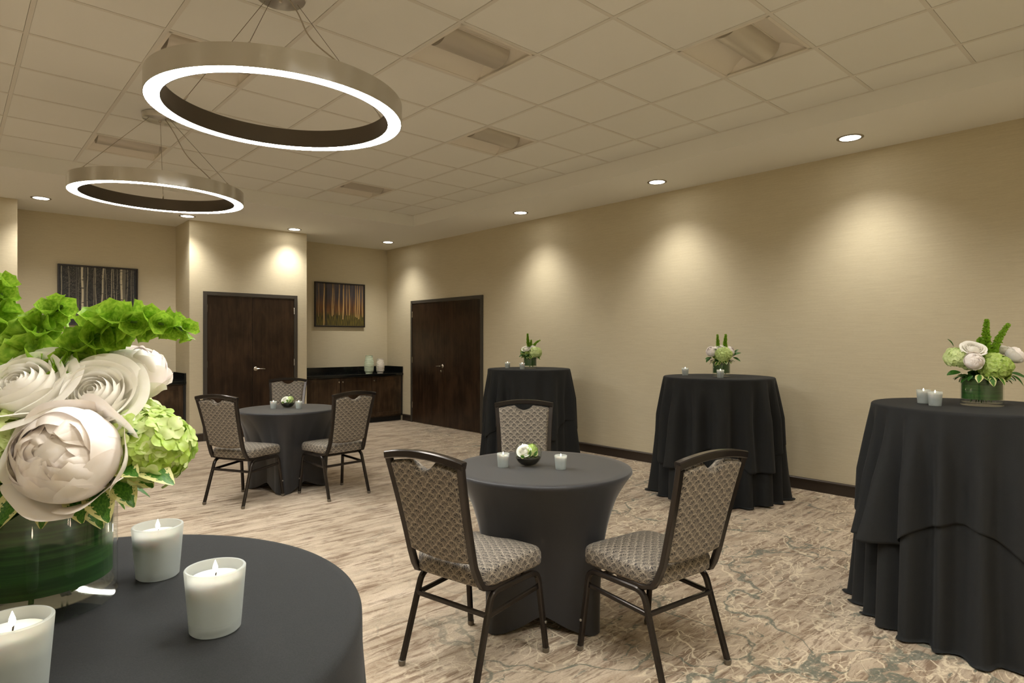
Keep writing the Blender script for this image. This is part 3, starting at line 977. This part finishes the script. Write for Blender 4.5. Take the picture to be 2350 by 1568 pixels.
# ------------------------------------------------------------------ round tables in stretch covers
def spandex_table(label, cx, cy, ang):
    t = thing('round_table', label, 'table', (cx, cy, 0), R_(ang), 'round tables in black stretch covers')
    R, ZT = .457, .745
    def fn(u, v):
        a = 2 * pi * u
        c, s_ = cos(a), sin(a)
        if v <= .15:
            r = R * (v / .15) * .985
            return (r * c, r * s_, ZT)
        if v <= .22:
            k = (v - .15) / .07
            return ((R * .985 + R * .015 * sin(k * pi / 2)) * c, (R * .985 + R * .015 * sin(k * pi / 2)) * s_, ZT - .014 * (1 - cos(k * pi / 2)))
        k = (v - .22) / .78
        sq = .262 / max(abs(c), abs(s_))
        diag = abs(sin(2 * a))          # 1 at corners
        cor = .345
        base = min(sq, cor) - .030 * (1 - diag) ** 1.0
        base = base + (.012 if diag > .9 else 0)
        f = 1 - (1 - k) ** 2.7
        r = R + (base - R) * f
        arch = .075 * max(0, 1 - diag ** 1.6) 
        z = (ZT - .014) + (arch + .003 - (ZT - .014)) * k
        return (r * c, r * s_, z)
    MB().grid(144, 60, fn, wrap=True).build('stretch_cover', M['spandex'], t, angle=0)
    tp = MB(); tp.lathe([(.0005, .715), (.44, .715), (.44, .735), (.0005, .735)], 64); tp.build('tabletop', M['kick'], t)
    MB().tube([(0, 0, .03), (0, 0, .716)], .035, 16).build('pedestal', M['frame'], t)
    for k in range(4):
        a = pi / 4 + k * pi / 2
        MB().rod([(.03 * cos(a), .03 * sin(a), .05), (.32 * cos(a), .32 * sin(a), .018)], .04, .03).build('foot', M['frame'], t)
    return t
spandex_table('near round table in a fitted black stretch cover, glass bowl on top', 2.258, 2.274, 46.5)
spandex_table('far round table in a fitted black stretch cover before the double door', 2.41, 5.86, 15)

# ------------------------------------------------------------------ tall tables with draped linen
def drape(R, zt, Lfn, seed, off=0.0, amp=.03, nf=15, flare=.10, na=288, nr=30, cornera=0.0, cflare=0.0, ctheta=0.0):
    rnd = random.Random(seed)
    comps = [(nf + rnd.randint(-3, 3), rnd.uniform(0, 2 * pi), rnd.uniform(.5, 1)) for _ in range(3)] + [(rnd.randint(5, 8), rnd.uniform(0, 2 * pi), .7)]
    warp = [(rnd.randint(2, 4), rnd.uniform(0, 2 * pi), rnd.uniform(.1, .25)) for _ in range(2)]
    def fold(a):
        a2 = a + sum(w * sin(n * a + p) for n, p, w in warp) * .5
        s_ = sum(w * sin(n * a2 + p) for n, p, w in comps) / 1.9
        return math.tanh(s_ * 1.5)
    def fn(u, v):
        a = 2 * pi * u
        c, s_ = cos(a), sin(a)
        if v < .12:
            r = (R - .012) * v / .12
            return (r * c, r * s_, zt + off)
        if v < .18:
            k = (v - .12) / .06
            r = R - .012 + .012 * sin(k * pi / 2); z = zt + off - .012 * (1 - cos(k * pi / 2))
            return ((r + off) * c, (r + off) * s_, z)
        k = (v - .18) / .82
        Ln = Lfn(a); t_ = Ln * k
        ramp = min(1, t_ / .34) ** .9
        cd = (max(0, cos(4 * (a - ctheta))) ** 4) if cflare else 0
        r = R + off + flare * t_ + amp * ramp * fold(a) + cflare * cd * t_ * t_
        z = zt + off - .012 - t_ * .995
        if z < .006 + off:
            ex = .006 + off - z
            r += ex * .35; z = .006 + off + .006 * abs(sin(a * 23))
        # slight lateral sway so fold crests lean
        sway = .02 * ramp * sin(3 * a + seed) 
        return (r * cos(a + sway), r * sin(a + sway), z)
    mb = MB(); mb.grid(na, nr * 2, fn, wrap=True)
    return mb
def square_hem(half, R, rot, lo=0, hi=9):
    def f(a):
        b = a - rot
        return max(lo, min(hi, half / max(abs(cos(b)), abs(sin(b))) - R))
    return f
def tall_table(label, cx, cy, R, rot_over, rot_under, seed, zt=1.062, over=True, half=1.02, hi=.74, amp=.056, nf=16, flare=.035, cfl=.08, uc=.06):
    t = thing('cocktail_table', label, 'table', (cx, cy, 0), 0, 'tall round tables under black linen')
    un = drape(R, zt, square_hem(1.50, R, rot_under, 1.035, 1.10), seed, 0, amp, nf, flare, cflare=uc, ctheta=rot_under + pi / 4)
    o = un.build('tablecloth', M['cloth'], t, angle=0)
    if over:
        ov = drape(R, zt, square_hem(half, R, rot_over, .3, hi), seed, .006, amp * 1.02, nf, flare + .012, cflare=cfl, ctheta=rot_over + pi / 4)
        o = ov.build('overlay_cloth', M['cloth'], t, angle=0)
        s_ = o.modifiers.new('thickness', 'SOLIDIFY'); s_.thickness = .0015; s_.offset = 1
    MB().lathe([(.0005, zt - .03), (R - .02, zt - .03), (R - .02, zt - .006), (.0005, zt - .006)], 64).build('tabletop', M['kick'], t)
    MB().tube([(0, 0, .03), (0, 0, zt - .03)], .04, 16).build('pole', M['frame'], t)
    MB().lathe([(.0005, .0), (.30, .0), (.30, .012), (.04, .03), (.0005, .03)], 40).build('base', M['frame'], t)
    return t
tall_table('tall cocktail table at the right picture edge under layered black linen', 3.76, .75, .445, R_(3), R_(56), 5, half=.93, hi=.64, uc=.04, nf=19, amp=.055, cfl=.30)
tall_table('tall cocktail table under layered black linen by the wall, between the other two wall tables', 5.17, 2.945, .475, R_(25), R_(79), 11, half=1.05, hi=.76)
tall_table('farthest tall cocktail table under layered black linen, beside the right wall door', 5.05, 5.30, .475, R_(20), R_(75), 23, half=1.05, hi=.76)
tall_table('foreground tall table under plain black linen, lower left, with the large bouquet', .05, .873, .374, 0, R_(15), 31, over=False, amp=.016, nf=11, flare=.06, cfl=.1, uc=.03)

# ------------------------------------------------------------------ votive candles
def make_votive(detail=True):
    t = thing('votive_candle', '', 'candle', group='lit votive candles in frosted glasses')
    h = .070; rb, rt = .0265, .0318; w = .0032
    pr = [(.0005, 0), (rb - .002, 0), (rb, .002), (rt, h - .001), (rt - .0008, h), (rt - w + .0004, h), (rt - w, h - .001), (rb + .0008, .012), (rb - w, .007), (.0005, .006)]
    MB().lathe(pr, 48).build('glass_holder', M['frost'], t)
    r1 = rt - w - .0012
    MB().lathe([(.0005, h - .030), (r1 - .002, h - .030), (r1 - .0006, h - .012), (r1 - .002, h - .0105), (.012, h - .0125), (.0005, h - .0135)], 40).build('wax', M['wax'], t)
    MB().tube([(0, 0, h - .014), (.0005, 0, h - .009), (.001, 0, h - .005)], .0007, 6).build('wick', M['wick'], t)
    fl = [(.0002, h - .0065), (.0020, h - .005), (.0028, h - .002), (.0024, h + .001), (.0014, h + .004), (.0002, h + .0075)]
    MB().lathe(fl, 16).build('flame', M['flame'], t)
    return t
vo = make_votive()
ZC = 1.062
V = [(.222, .742, ZC, 'frosted votive with lit candle in the foreground, nearest the table rim'),
     (.214, .965, ZC, 'frosted votive with lit candle beside the large leaf-wrapped vase'),
     (.043, .725, ZC, 'frosted votive with lit candle cut off by the left picture edge'),
     (2.098, 2.392, .745, 'lit votive left of the glass bowl on the near round table'),
     (2.277, 2.158, .745, 'lit votive right of the glass bowl on the near round table'),
     (2.299, 5.940, .745, 'lit votive left of the glass bowl on the far round table'),
     (2.477, 5.775, .745, 'lit votive right of the glass bowl on the far round table'),
     (3.60, .885, ZC + .006, 'front votive of the overlapping pair on the table at the right picture edge'),
     (3.70, .96, ZC + .006, 'rear votive of the overlapping pair on the table at the right picture edge'),
     (5.10, 3.24, ZC + .006, 'lit votive near the left rim of the middle wall table'),
     (4.99, 2.82, ZC + .006, 'lit votive in front of the vase on the middle wall table'),
     (4.92, 5.53, ZC + .006, 'lit votive near the left rim of the farthest wall table'),
     (4.85, 5.20, ZC + .006, 'lit votive in front of the vase on the farthest wall table')]
for k, (x, y, z, lab) in enumerate(V):
    if k == 0: vo.location = (x, y, z + .0006); vo['label'] = lab
    else: dup(vo, (x, y, z + .0006), 0, lab)

# ------------------------------------------------------------------ flower parts
def sheet(th0, th1, rad, az, span, ruf, seed, open_=0.0, lip=0.0, nu=19, nv=13, zs=.95, spiral=0.0):
    """one cupped petal on a sphere of the given radius, from polar angle th0 (base) to th1 (tip)"""
    mb = MB()
    def fn(u_, v):
        u = u_ * 2 - 1
        vv = v * (1 - .05 * u * u - .17 * u ** 6)
        th = th0 + (th1 - th0) * vv
        w = math.sqrt(max(.05, sin(pi * (.14 + .40 * min(1, v * 1.3)))))
        a = az + span / 2 * u * w
        r = rad * (1 + ruf * sin(4 * u + seed) * v * v + ruf * .6 * sin(8 * v + 3 * u + seed * 2) * v)
        r += spiral * u * rad
        x = r * sin(th); z = -r * cos(th) * zs
        x += open_ * rad * v ** 2.2
        k = max(0, v - .80) / .20
        x += lip * rad * k * k * (1 - .2 * u * u); z -= lip * rad * .55 * k * k
        return (x * cos(a), x * sin(a), z)
    mb.grid(nu, nv, fn)
    return mb

def rose_petals(Rr, rnd):
    """list of MB, one per petal, local z = facing direction, centre at origin"""
    out = []
    #        radius n  th1   span open  lip
    layers = [(.13, 2, 2.55, 230, .0, .0), (.22, 3, 2.45, 175, .0, .03), (.32, 3, 2.38, 165, .0, .05), (.43, 3, 2.26, 160, .0, .07), (.55, 4, 2.14, 135, .02, .09),
              (.68, 4, 2.00, 130, .04, .13), (.82, 4, 1.84, 128, .08, .17), (.95, 5, 1.66, 108, .12, .24)]
    a0 = 0
    for li, (f, n, t1, sp, op, lip) in enumerate(layers):
        a0 += 1.1
        for k in range(n):
            rr = Rr * (.55 + .45 * f)
            # inner layers are narrower but reach nearly as high: stretch z
            mb = sheet(.25, t1, Rr * f, a0 + 2 * pi * k / n + rnd.uniform(-.12, .12), R_(sp), .014 + .012 * f, rnd.random() * 9, op, lip, zs=.60 / f * (.36 + .64 * f) + .12, spiral=.08)
            out.append(mb)
    return out

def peony_petals(Rr, rnd, openness=.4):
    out = []
    for f, n, t1, ruf in ((.34, 4, 3.05, .2), (.50, 5, 3.0, .16), (.62, 6, 2.95, .13), (.72, 7, 2.86, .10), (.81, 7, 2.72, .07), (.88, 7, 2.5, .05), (.94, 6, 2.25, .035)):
        for k in range(n):
            out.append(sheet(.35, t1 + rnd.uniform(-.15, .1), Rr * f, 2 * pi * k / n + rnd.uniform(0, 1), R_(rnd.uniform(85, 120)), ruf, rnd.random() * 9, 0, .0, zs=.95))
    core = MB(); core.lathe([(.0003 + Rr * .40 * sin(pi * k / 8), -Rr * .40 * cos(pi * k / 8) + Rr * .30) for k in range(9)], 14); out.append(core)
    for k in range(6):
        out.append(sheet(.3, rnd.uniform(1.6, 1.9), Rr * 1.0, 2 * pi * k / 6 + rnd.uniform(-.2, .2), R_(78), .035, rnd.random() * 9, openness * rnd.uniform(.15, .5), .08))
    return out

def floret_mesh(s, mat):
    mb = MB()
    for k in range(4):
        a = k * pi / 2
        def fn(u_, v, a=a):
            u = u_ * 2 - 1
            w = math.sqrt(max(.02, sin(pi * (.08 + .84 * v))))
            x = v * s; y = u * w * s * .56; z = .12 * s * math.sin(v * pi) + .1 * s * u * u - .05 * s
            return (x * cos(a) - y * sin(a), x * sin(a) + y * cos(a), z + s * .06 * (k % 2))
        mb.grid(5, 5, fn)
    mb.lathe([(.0005, .10 * s), (.10 * s, .06 * s), (.11 * s, -.02 * s)], 6)
    return mb

def orient(d):
    return Vector(d).normalized().to_track_quat('Z', 'Y')

def xf(mb, loc, q, sc_=1.0):
    o = MB(); loc = Vector(loc)
    o.v = [tuple(loc + q @ (Vector(v) * sc_)) for v in mb.v]; o.f = list(mb.f); return o

def flower(kind, parent, name, loc, d, Rr, mat, rnd, detail, openness=.4):
    q = orient(d)
    pts = rose_petals(Rr, rnd) if kind == 'rose' else peony_petals(Rr, rnd, openness)
    if detail:
        e = bpy.data.objects.new(name, None); COL.objects.link(e); e.parent = parent; e.location = loc; e.rotation_mode = 'QUATERNION'; e.rotation_quaternion = q
        for p in pts:
            p.build('petal', mat, e, angle=0)
        MB().lathe([(.0005, -Rr * .95), (Rr * .22, -Rr * .9), (Rr * .30, -Rr * .75), (.0005, -Rr * .5)], 12).build('calyx', M['stem'], e)
        return e
    allm = MB()
    for p in pts: allm.add(p.v, p.f)
    allm.lathe([(.0005, -Rr * .95), (Rr * .22, -Rr * .9), (Rr * .30, -Rr * .75), (.0005, -Rr * .5)], 12)
    o = allm.build(name, mat, parent, angle=0, merge=False); o.location = loc; o.rotation_mode = 'QUATERNION'; o.rotation_quaternion = q
    return o

def fib(n):
    g = pi * (3 - math.sqrt(5)); out = []
    for i in range(n):
        z = 1 - 2 * (i + .5) / n; r = math.sqrt(1 - z * z); out.append(Vector((r * cos(g * i), r * sin(g * i), z)))
    return out

def hydrangea(parent, loc, Rr, n, rnd, detail, fs=.30, squash=.9):
    fm = floret_mesh(Rr * fs, M['floret'])
    core = MB(); core.lathe([(.0005 + Rr * .78 * sin(pi * k / 10), -Rr * .78 * squash * cos(pi * k / 10)) for k in range(11)], 16)
    if detail:
        e = bpy.data.objects.new('hydrangea', None); COL.objects.link(e); e.parent = parent; e.location = loc
        core.build('flower_core', M['leaf'], e)
        me = fm.mesh('floret', M['floret'], angle=0)
        for p in fib(n):
            if p.z < -.75: continue
            dd = (p + Vector((rnd.uniform(-.3, .3), rnd.uniform(-.3, .3), rnd.uniform(-.3, .3)))).normalized()
            rr = Rr * rnd.uniform(.86, 1.04)
            o = link('floret', me, e, loc=(p.x * rr, p.y * rr, p.z * rr * squash), scale=rnd.uniform(.8, 1.15))
            o.rotation_mode = 'QUATERNION'; o.rotation_quaternion = orient(dd) @ Euler((0, 0, rnd.uniform(0, 6))).to_quaternion()
        return e
    allm = MB(); allm.add(core.v, core.f)
    for p in fib(n):
        if p.z < -.8: continue
        rr = Rr * rnd.uniform(.86, 1.04)
        q = orient((p + Vector((rnd.uniform(-.3, .3),) * 3))) @ Euler((0, 0, rnd.uniform(0, 6))).to_quaternion()
        m_ = xf(fm, (p.x * rr, p.y * rr, p.z * rr * squash), q, rnd.uniform(.8, 1.15)); allm.add(m_.v, m_.f)
    o = allm.build('hydrangea', M['floret'], parent, angle=0, merge=False); o.location = loc
    return o

def leaf_mb(L_, W_, fold=.25, bend=.3, nu=7, nv=9):
    mb = MB(); 
    def fn(u_, v):
        u = u_ * 2 - 1
        w = W_ / 2 * math.sin(pi * min(.985, .04 + .94 * v)) ** .8
        return (u * w, L_ * v, abs(u) * w * fold - bend * L_ * v * v)
    mb.grid(nu, nv, fn); return mb, (nu, nv)
def leaf_mesh(name, L_, W_, mat, fold=.25, bend=.3):
    mb, (nu, nv) = leaf_mb(L_, W_, fold, bend)
    me = bpy.data.meshes.new(name); me.from_pydata(mb.v, [], mb.f)
    uvl = me.uv_layers.new(name='UVMap')
    for lp in me.loops:
        i, j = lp.vertex_index % nu, lp.vertex_index // nu
        uvl.data[lp.index].uv = (i / (nu - 1) * 2 - 1, j / (nv - 1) * 2)
    for p in me.polygons: p.use_smooth = True
    me.materials.append(mat); return me

def bell_mesh(name, s, mat):
    mb = MB(); N = 20
    def fn(u, v):
        a = 2 * pi * u
        pt = (.5 + .5 * cos(5 * a)) ** 2
        r = s * (.07 + .50 * v ** .8 + (.08 + .16 * pt) * max(0, v - .6) * 1.6)
        z = s * (.92 * v ** 1.2 + .16 * (pt ** 2 - .3) * max(0, v - .6) * 1.6 + .05 * sin(3 * a) * v)
        return (r * cos(a), r * sin(a), z)
    mb.grid(N, 8, fn, wrap=True)
    me = mb.mesh(name, mat, angle=0)
    uvl = me.uv_layers.new(name='UVMap')
    for lp in me.loops:
        c = me.vertices[lp.vertex_index].co
        uvl.data[lp.index].uv = (c.z / s, math.atan2(c.y, c.x) / 3)
    return me

def bezpath(pts, n=16):
    P = [Vector(p) for p in pts]; out = []
    for k in range(n + 1):
        t = k / n; Q = P[:]
        while len(Q) > 1: Q = [Q[i].lerp(Q[i + 1], t) for i in range(len(Q) - 1)]
        out.append(Q[0])
    return out

def bells(parent, pts, s, rnd, step=.017, start=.0, taper=.55, per=4, detail=True):
    path = bezpath(pts, 24)
    stem = MB().tube(path, .0022, 6).build('bell_flower_stem', M['stem'], parent)
    me = bell_mesh('bell', s, M['bell'])
    total = sum((path[i + 1] - path[i]).length for i in range(24)); acc = 0; nxt = start; w = 0
    joined = MB()
    for i in range(24):
        seg = (path[i + 1] - path[i]).length; t = (path[i + 1] - path[i]).normalized()
        while acc + seg >= nxt:
            u = nxt / total; p = path[i] + t * (nxt - acc)
            f = 1 - taper * u ** 1.3
            side = t.orthogonal().normalized()
            for k in range(per):
                ang = w * .8 + 2 * pi * k / per + rnd.uniform(-.2, .2)
                sd = Matrix.Rotation(ang, 3, t) @ side
                d = (sd * rnd.uniform(.75, 1.1) + t * rnd.uniform(.4, .8)).normalized()
                q = orient(d) @ Euler((0, 0, rnd.uniform(0, 6))).to_quaternion()
                if detail:
                    o = link('bell', me, stem, loc=p + sd * .001, scale=f * rnd.uniform(.85, 1.1))
                    o.rotation_mode = 'QUATERNION'; o.rotation_quaternion = q
                else:
                    mm = MB(); mm.v = [tuple(v.co) for v in me.vertices]; mm.f = [tuple(pl.vertices) for pl in me.polygons]
                    mm = xf(mm, p, q, f * rnd.uniform(.85, 1.1)); joined.add(mm.v, mm.f)
            w += 1; nxt += step * (1 - .35 * u)
        acc += seg
    if not detail: joined.build('bells', M['bell'], stem, angle=0, merge=False)

def arrangement(label, loc, VR, VH, spec, detail, seed):
    rnd = random.Random(seed)
    t = thing('flower_arrangement', label, 'flowers', loc, -YAW, 'white and green bouquets in leaf-wrapped glass vases')
    w = .0045; bt = .014
    g = MB().lathe([(.0005, 0), (VR - .003, 0), (VR, .003), (VR, VH - .001), (VR - .001, VH), (VR - w + .001, VH), (VR - w, VH - .001), (VR - w, bt + .003), (VR - w - .004, bt), (.0005, bt)], 72)
    vs = g.build('vase', M['glass'], t)
    MB().lathe([(VR - w - .0022, .032), (VR - w - .0010, .032), (VR - w - .0010, VH - .004), (VR - w - .0022, VH - .004)], 72, close=True).build('leaf_wrap', M['wrap'], vs)
    for k in range(7):
        a = rnd.uniform(0, 2 * pi); b = a + rnd.uniform(2, 4)
        MB().tube([(VR * .55 * cos(a), VR * .55 * sin(a), bt + .002), (VR * .3 * cos(b), VR * .3 * sin(b), VH + .03)], .0028, 6).build('stem', M['stem'], t)
    # packed greenery in the mouth
    fm = MB()
    for k in range(110 if detail else 60):
        a = rnd.uniform(0, 2 * pi); r = VR * .98 * math.sqrt(rnd.random())
        lb, _ = leaf_mb(rnd.uniform(.03, .05), .022, .25, .3, 3, 5)
        q = orient((cos(a) * r / VR + rnd.uniform(-.5, .5), sin(a) * r / VR + rnd.uniform(-.5, .5), rnd.uniform(.2, .9))) @ Euler((-pi / 2 + .5, 0, rnd.uniform(0, 6))).to_quaternion()
        lb = xf(lb, (r * cos(a), r * sin(a), VH + rnd.uniform(-.01, .055) * (1.3 - r / VR)), q); fm.add(lb.v, lb.f)
    fm.build('foliage_mass', M['leaf'], t, kind='stuff', merge=False, angle=0)
    for kind, p, d, r, extra in spec['flowers']:
        if kind == 'hydrangea': hydrangea(t, p, r, extra, rnd, detail, .27 if detail else .33)
        elif kind == 'rose': flower('rose', t, 'rose', p, d, r, M['rose'], rnd, detail)
        else: flower('peony', t, 'peony', p, d, r, M['peony'], rnd, detail, extra)
    for pts, s, per in spec['bells']: bells(t, pts, s, rnd, per=per, detail=detail, step=.021 if detail else .018)
    vm = leaf_mesh('leaf', 1, .62, M['vleaf'], .2, .35); dm = leaf_mesh('leaf', 1, .5, M['leaf'], .25, .25)
    for (p, d, L_, var) in spec['leaves']:
        o = link('leaf', vm if var else dm, t, loc=p, scale=L_)
        y = Vector(d).normalized(); zc = Vector((rnd.uniform(-.4, .4), -.5, 1)); x = y.cross(zc).normalized(); z = x.cross(y)
        o.rotation_mode = 'QUATERNION'; o.rotation_quaternion = Matrix((x, y, z)).transposed().to_quaternion()
    n = spec.get('skirt', 0)
    for k in range(n):
        a = 2 * pi * k / n + rnd.uniform(-.1, .1); L_ = rnd.uniform(.038, .058)
        y = Vector((cos(a), sin(a), rnd.uniform(-.55, .25))).normalized(); zc = Vector((rnd.uniform(-.3, .3), rnd.uniform(-.3, .3), 1)); x = y.cross(zc).normalized(); z = x.cross(y)
        o = link('leaf', vm if rnd.random() < .7 else dm, t, loc=((VR - .012) * cos(a), (VR - .012) * sin(a), VH + rnd.uniform(-.002, .02)), scale=L_)
        o.rotation_mode = 'QUATERNION'; o.rotation_quaternion = Matrix((x, y, z)).transposed().to_quaternion()
    return t

FG = dict(
    flowers=[('rose', (.028, -.062, .272), (-.05, -.70, .75), .050, 0),
             ('rose', (.104, -.050, .262), (.15, -.80, .60), .045, 0),
             ('peony', (.100, .036, .285), (.35, -.1, 1), .040, .3),
             ('peony', (.108, -.098, .200), (.10, -1, .32), .054, .45),
             ('hydrangea', (.152, -.030, .196), 0, .050, 120),
             ('hydrangea', (.005, -.072, .205), 0, .052, 120),
             ('hydrangea', (-.05, .05, .24), 0, .055, 70),
             ('rose', (-.03, -.02, .285), (-.4, -.5, .7), .045, 0),
             ('peony', (.02, .05, .26), (.2, .3, 1), .045, .3),
             ('hydrangea', (.07, .06, .21), 0, .05, 60)],
    bells=[([(.045, .0, .27), (.06, -.005, .345), (.11, .0, .360), (.176, .012, .336)], .034, 3),
           ([(.01, -.02, .27), (-.01, .0, .33), (.0, .01, .35), (.018, .02, .368)], .036, 3),
           ([(-.05, .0, .27), (-.07, .01, .34), (-.05, .014, .37), (-.055, .014, .392)], .036, 3),
           ([(.055, -.01, .26), (.05, -.02, .29), (.055, -.02, .305)], .034, 3)],
    leaves=[((.080, -.075, .162), (.05, -.6, -.45), .045, True), ((.100, -.075, .160), (.5, -.6, -.35), .045, True),
            ((.118, -.072, .165), (.5, -.5, -.4), .050, True), ((.130, -.062, .172), (.7, -.4, -.35), .048, True), ((.142, -.055, .185), (.8, -.35, -.3), .045, True),
            ((.150, -.058, .185), (.9, -.2, -.12), .055, True), ((.135, -.062, .182), (.6, -.5, .1), .045, True),
            ((.118, -.058, .20), (.65, -.3, .5), .055, False), ((.125, -.05, .205), (.8, -.2, .1), .05, False),
            ((.055, -.082, .165), (-.1, -.7, -.4), .048, True), ((.035, -.08, .165), (-.3, -.7, -.4), .045, True)],
    skirt=22)
arrangement('large foreground bouquet of white roses, peony and green hydrangea at left edge', (.08, .96, ZC + .001), .085, .135, FG, True, 3)

C3 = dict(
    flowers=[('rose', (-.080, -.055, .285), (-.15, -.6, .8), .045, 0), ('peony', (-.105, -.088, .222), (-.2, -1, .2), .040, .2),
             ('hydrangea', (-.125, .0, .235), 0, .052, 80), ('hydrangea', (.015, -.065, .190), 0, .066, 110), ('rose', (.13, .05, .282), (.2, .1, 1), .045, 0),
             ('peony', (.165, .0, .25), (.7, -.3, .6), .042, .4), ('hydrangea', (.02, .08, .22), 0, .06, 60)],
    bells=[([(.02, 0, .22), (.02, 0, .33), (.025, 0, .425)], .024, 5), ([(.05, 0, .25), (.08, 0, .33), (.135, 0, .405)], .021, 4),
           ([(.0, .02, .22), (.0, .02, .28), (.01, .02, .33)], .026, 5)],
    leaves=[((-.12, -.02, .165), (-1, -.2, .0), .07, False), ((-.07, -.08, .155), (-.5, -.6, -.3), .055, True), ((-.03, -.09, .150), (-.1, -.6, -.5), .055, True),
            ((.0, -.09, .155), (.2, -.7, -.4), .06, True), ((.12, -.03, .16), (1, -.3, -.2), .08, False), ((.11, -.05, .15), (.8, -.3, -.6), .07, False),
            ((-.14, .0, .29), (-.4, .0, .9), .045, False), ((.1, .0, .17), (1, 0, -.4), .09, False)],
    skirt=26)
arrangement('bouquet with pink-tinged peony on the table at the right picture edge', (3.79, .735, ZC + .008), .088, .137, C3, False, 8)
C2 = dict(
    flowers=[('rose', (-.01, -.03, .255), (0, -.6, .8), .042, 0), ('peony', (-.09, -.01, .225), (-.6, -.7, .5), .046, .3), ('peony', (.075, -.01, .225), (.4, -.8, .5), .046, .3),
             ('hydrangea', (.0, -.06, .195), 0, .068, 90), ('hydrangea', (.0, .06, .21), 0, .065, 60)],
    bells=[([(-.03, 0, .22), (-.03, 0, .30), (-.035, 0, .375)], .020, 5), ([(.03, 0, .22), (.035, 0, .30), (.04, 0, .38)], .022, 5)],
    leaves=[((-.09, -.03, .165), (-1, -.4, .1), .075, False), ((-.10, -.02, .175), (-.8, -.4, -.5), .07, False), ((.10, -.02, .19), (.8, -.4, .5), .07, False), ((.10, -.02, .17), (.9, -.4, -.3), .07, False),
            ((-.06, -.04, .24), (-.5, -.6, .4), .05, False), ((.0, -.08, .15), (.1, -.8, -.3), .06, True), ((.11, 0, .2), (.6, -.2, .9), .06, False)],
    skirt=26)
arrangement('symmetrical bouquet with two bell-flower spikes on the middle wall table', (5.20, 2.93, ZC + .008), .078, .135, C2, False, 12)
C1 = dict(
    flowers=[('rose', (-.05, -.02, .235), (-.2, -.5, .8), .045, 0), ('peony', (.04, .0, .24), (.3, -.3, .9), .042, .2), ('hydrangea', (.06, -.04, .185), 0, .07, 90), ('hydrangea', (-.06, .02, .19), 0, .055, 60)],
    bells=[([(-.01, 0, .22), (-.03, 0, .32), (-.03, 0, .405)], .023, 5), ([(.0, 0, .22), (.01, 0, .28), (.012, 0, .33)], .022, 5), ([(.03, 0, .24), (.06, 0, .31), (.12, 0, .33)], .019, 4)],
    leaves=[((-.07, -.03, .16), (-1, -.5, -.2), .07, False), ((-.03, -.07, .16), (-.3, -.9, .1), .07, False), ((.0, -.07, .15), (.2, -.9, -.1), .06, True), ((.07, -.03, .15), (.7, -.6, -.4), .07, True), ((-.06, -.04, .18), (-.8, -.4, .3), .06, False)],
    skirt=26)
arrangement('bouquet with sideways bell-flower sprig on the farthest wall table', (5.09, 5.32, ZC + .008), .078, .135, C1, False, 15)

# ------------------------------------------------------------------ glass bowls with rose and moss
def bowl(label, loc, seed):
    rnd = random.Random(seed)
    t = thing('glass_bowl', label, 'bowl', loc, -YAW, 'planted glass bubble bowls')
    R = .071; cz = .066; w = .0025
    def prof(Rr, a0, a1, n=20): return [(Rr * sin(a0 + (a1 - a0) * k / n), cz - Rr * cos(a0 + (a1 - a0) * k / n)) for k in range(n + 1)]
    a1 = 2.45
    po = [(.0005, .0015)] + [(max(.0005, r), max(.0015, z)) for r, z in prof(R, .42, a1)]
    pi_ = [(r, z) for r, z in reversed(prof(R - w, .38, a1))] + [(.0005, .006)]
    MB().lathe(po + pi_, 56).build('glass', M['glass'], t)
    # soil with crumbly top
    def sfn(u, v):
        a = 2 * pi * u; Rs = R - w - .0015; am = 1.28
        if v < .6:
            th = .42 + (am - .42) * v / .6; return (Rs * sin(th) * cos(a), Rs * sin(th) * sin(a), max(.0075, cz - Rs * cos(th)))
        k = (v - .6) / .4; r = Rs * sin(am) * (1 - k) + .0003
        return (r * cos(a), r * sin(a), cz - Rs * cos(am) + .006 * MN.noise(Vector((r * 90 * cos(a), r * 90 * sin(a), seed))) - .004 * (1 - k))
    MB().grid(40, 22, sfn, wrap=True).build('soil', M['soil'], t)
    ms = MB()
    for k in range(90):
        a = rnd.uniform(0, 2 * pi); r = .055 * math.sqrt(rnd.random()); s_ = rnd.uniform(.002, .0045)
        ms.lathe([(.0002, -s_), (s_, 0), (.0002, s_ * .8)], 5, off=(r * cos(a), r * sin(a), cz - .017 + rnd.uniform(-.003, .004)))
    mo = ms.build('moss', M['moss'], t, kind='stuff', merge=False)
    flower('rose', t, 'rose', (-.022, -.012, .080), (-.2, -.7, .7), .031, M['rose'], rnd, False)
    hydrangea(t, (.018, .016, .078), .032, 50, rnd, False, .34)
    lm = leaf_mesh('leaf', 1, .85, M['vleaf'], .1, .2)
    for p, d, L_ in (((.005, -.03, .052), (.2, -.3, .9), .034), ((.03, -.03, .055), (.5, -.3, .9), .032), ((-.02, -.04, .05), (-.5, -.5, .3), .026)):
        o = link('leaf', lm, t, loc=p, scale=L_); y = Vector(d).normalized(); x = y.cross(Vector((0, -1, .2))).normalized(); z = x.cross(y)
        o.rotation_mode = 'QUATERNION'; o.rotation_quaternion = Matrix((x, y, z)).transposed().to_quaternion()
    return t
bowl('round glass bowl with white rose and moss on the near round table', (2.215, 2.33, .7455), 2)
bowl('round glass bowl with pale flowers and moss on the far round table', (2.435, 5.935, .7455), 6)
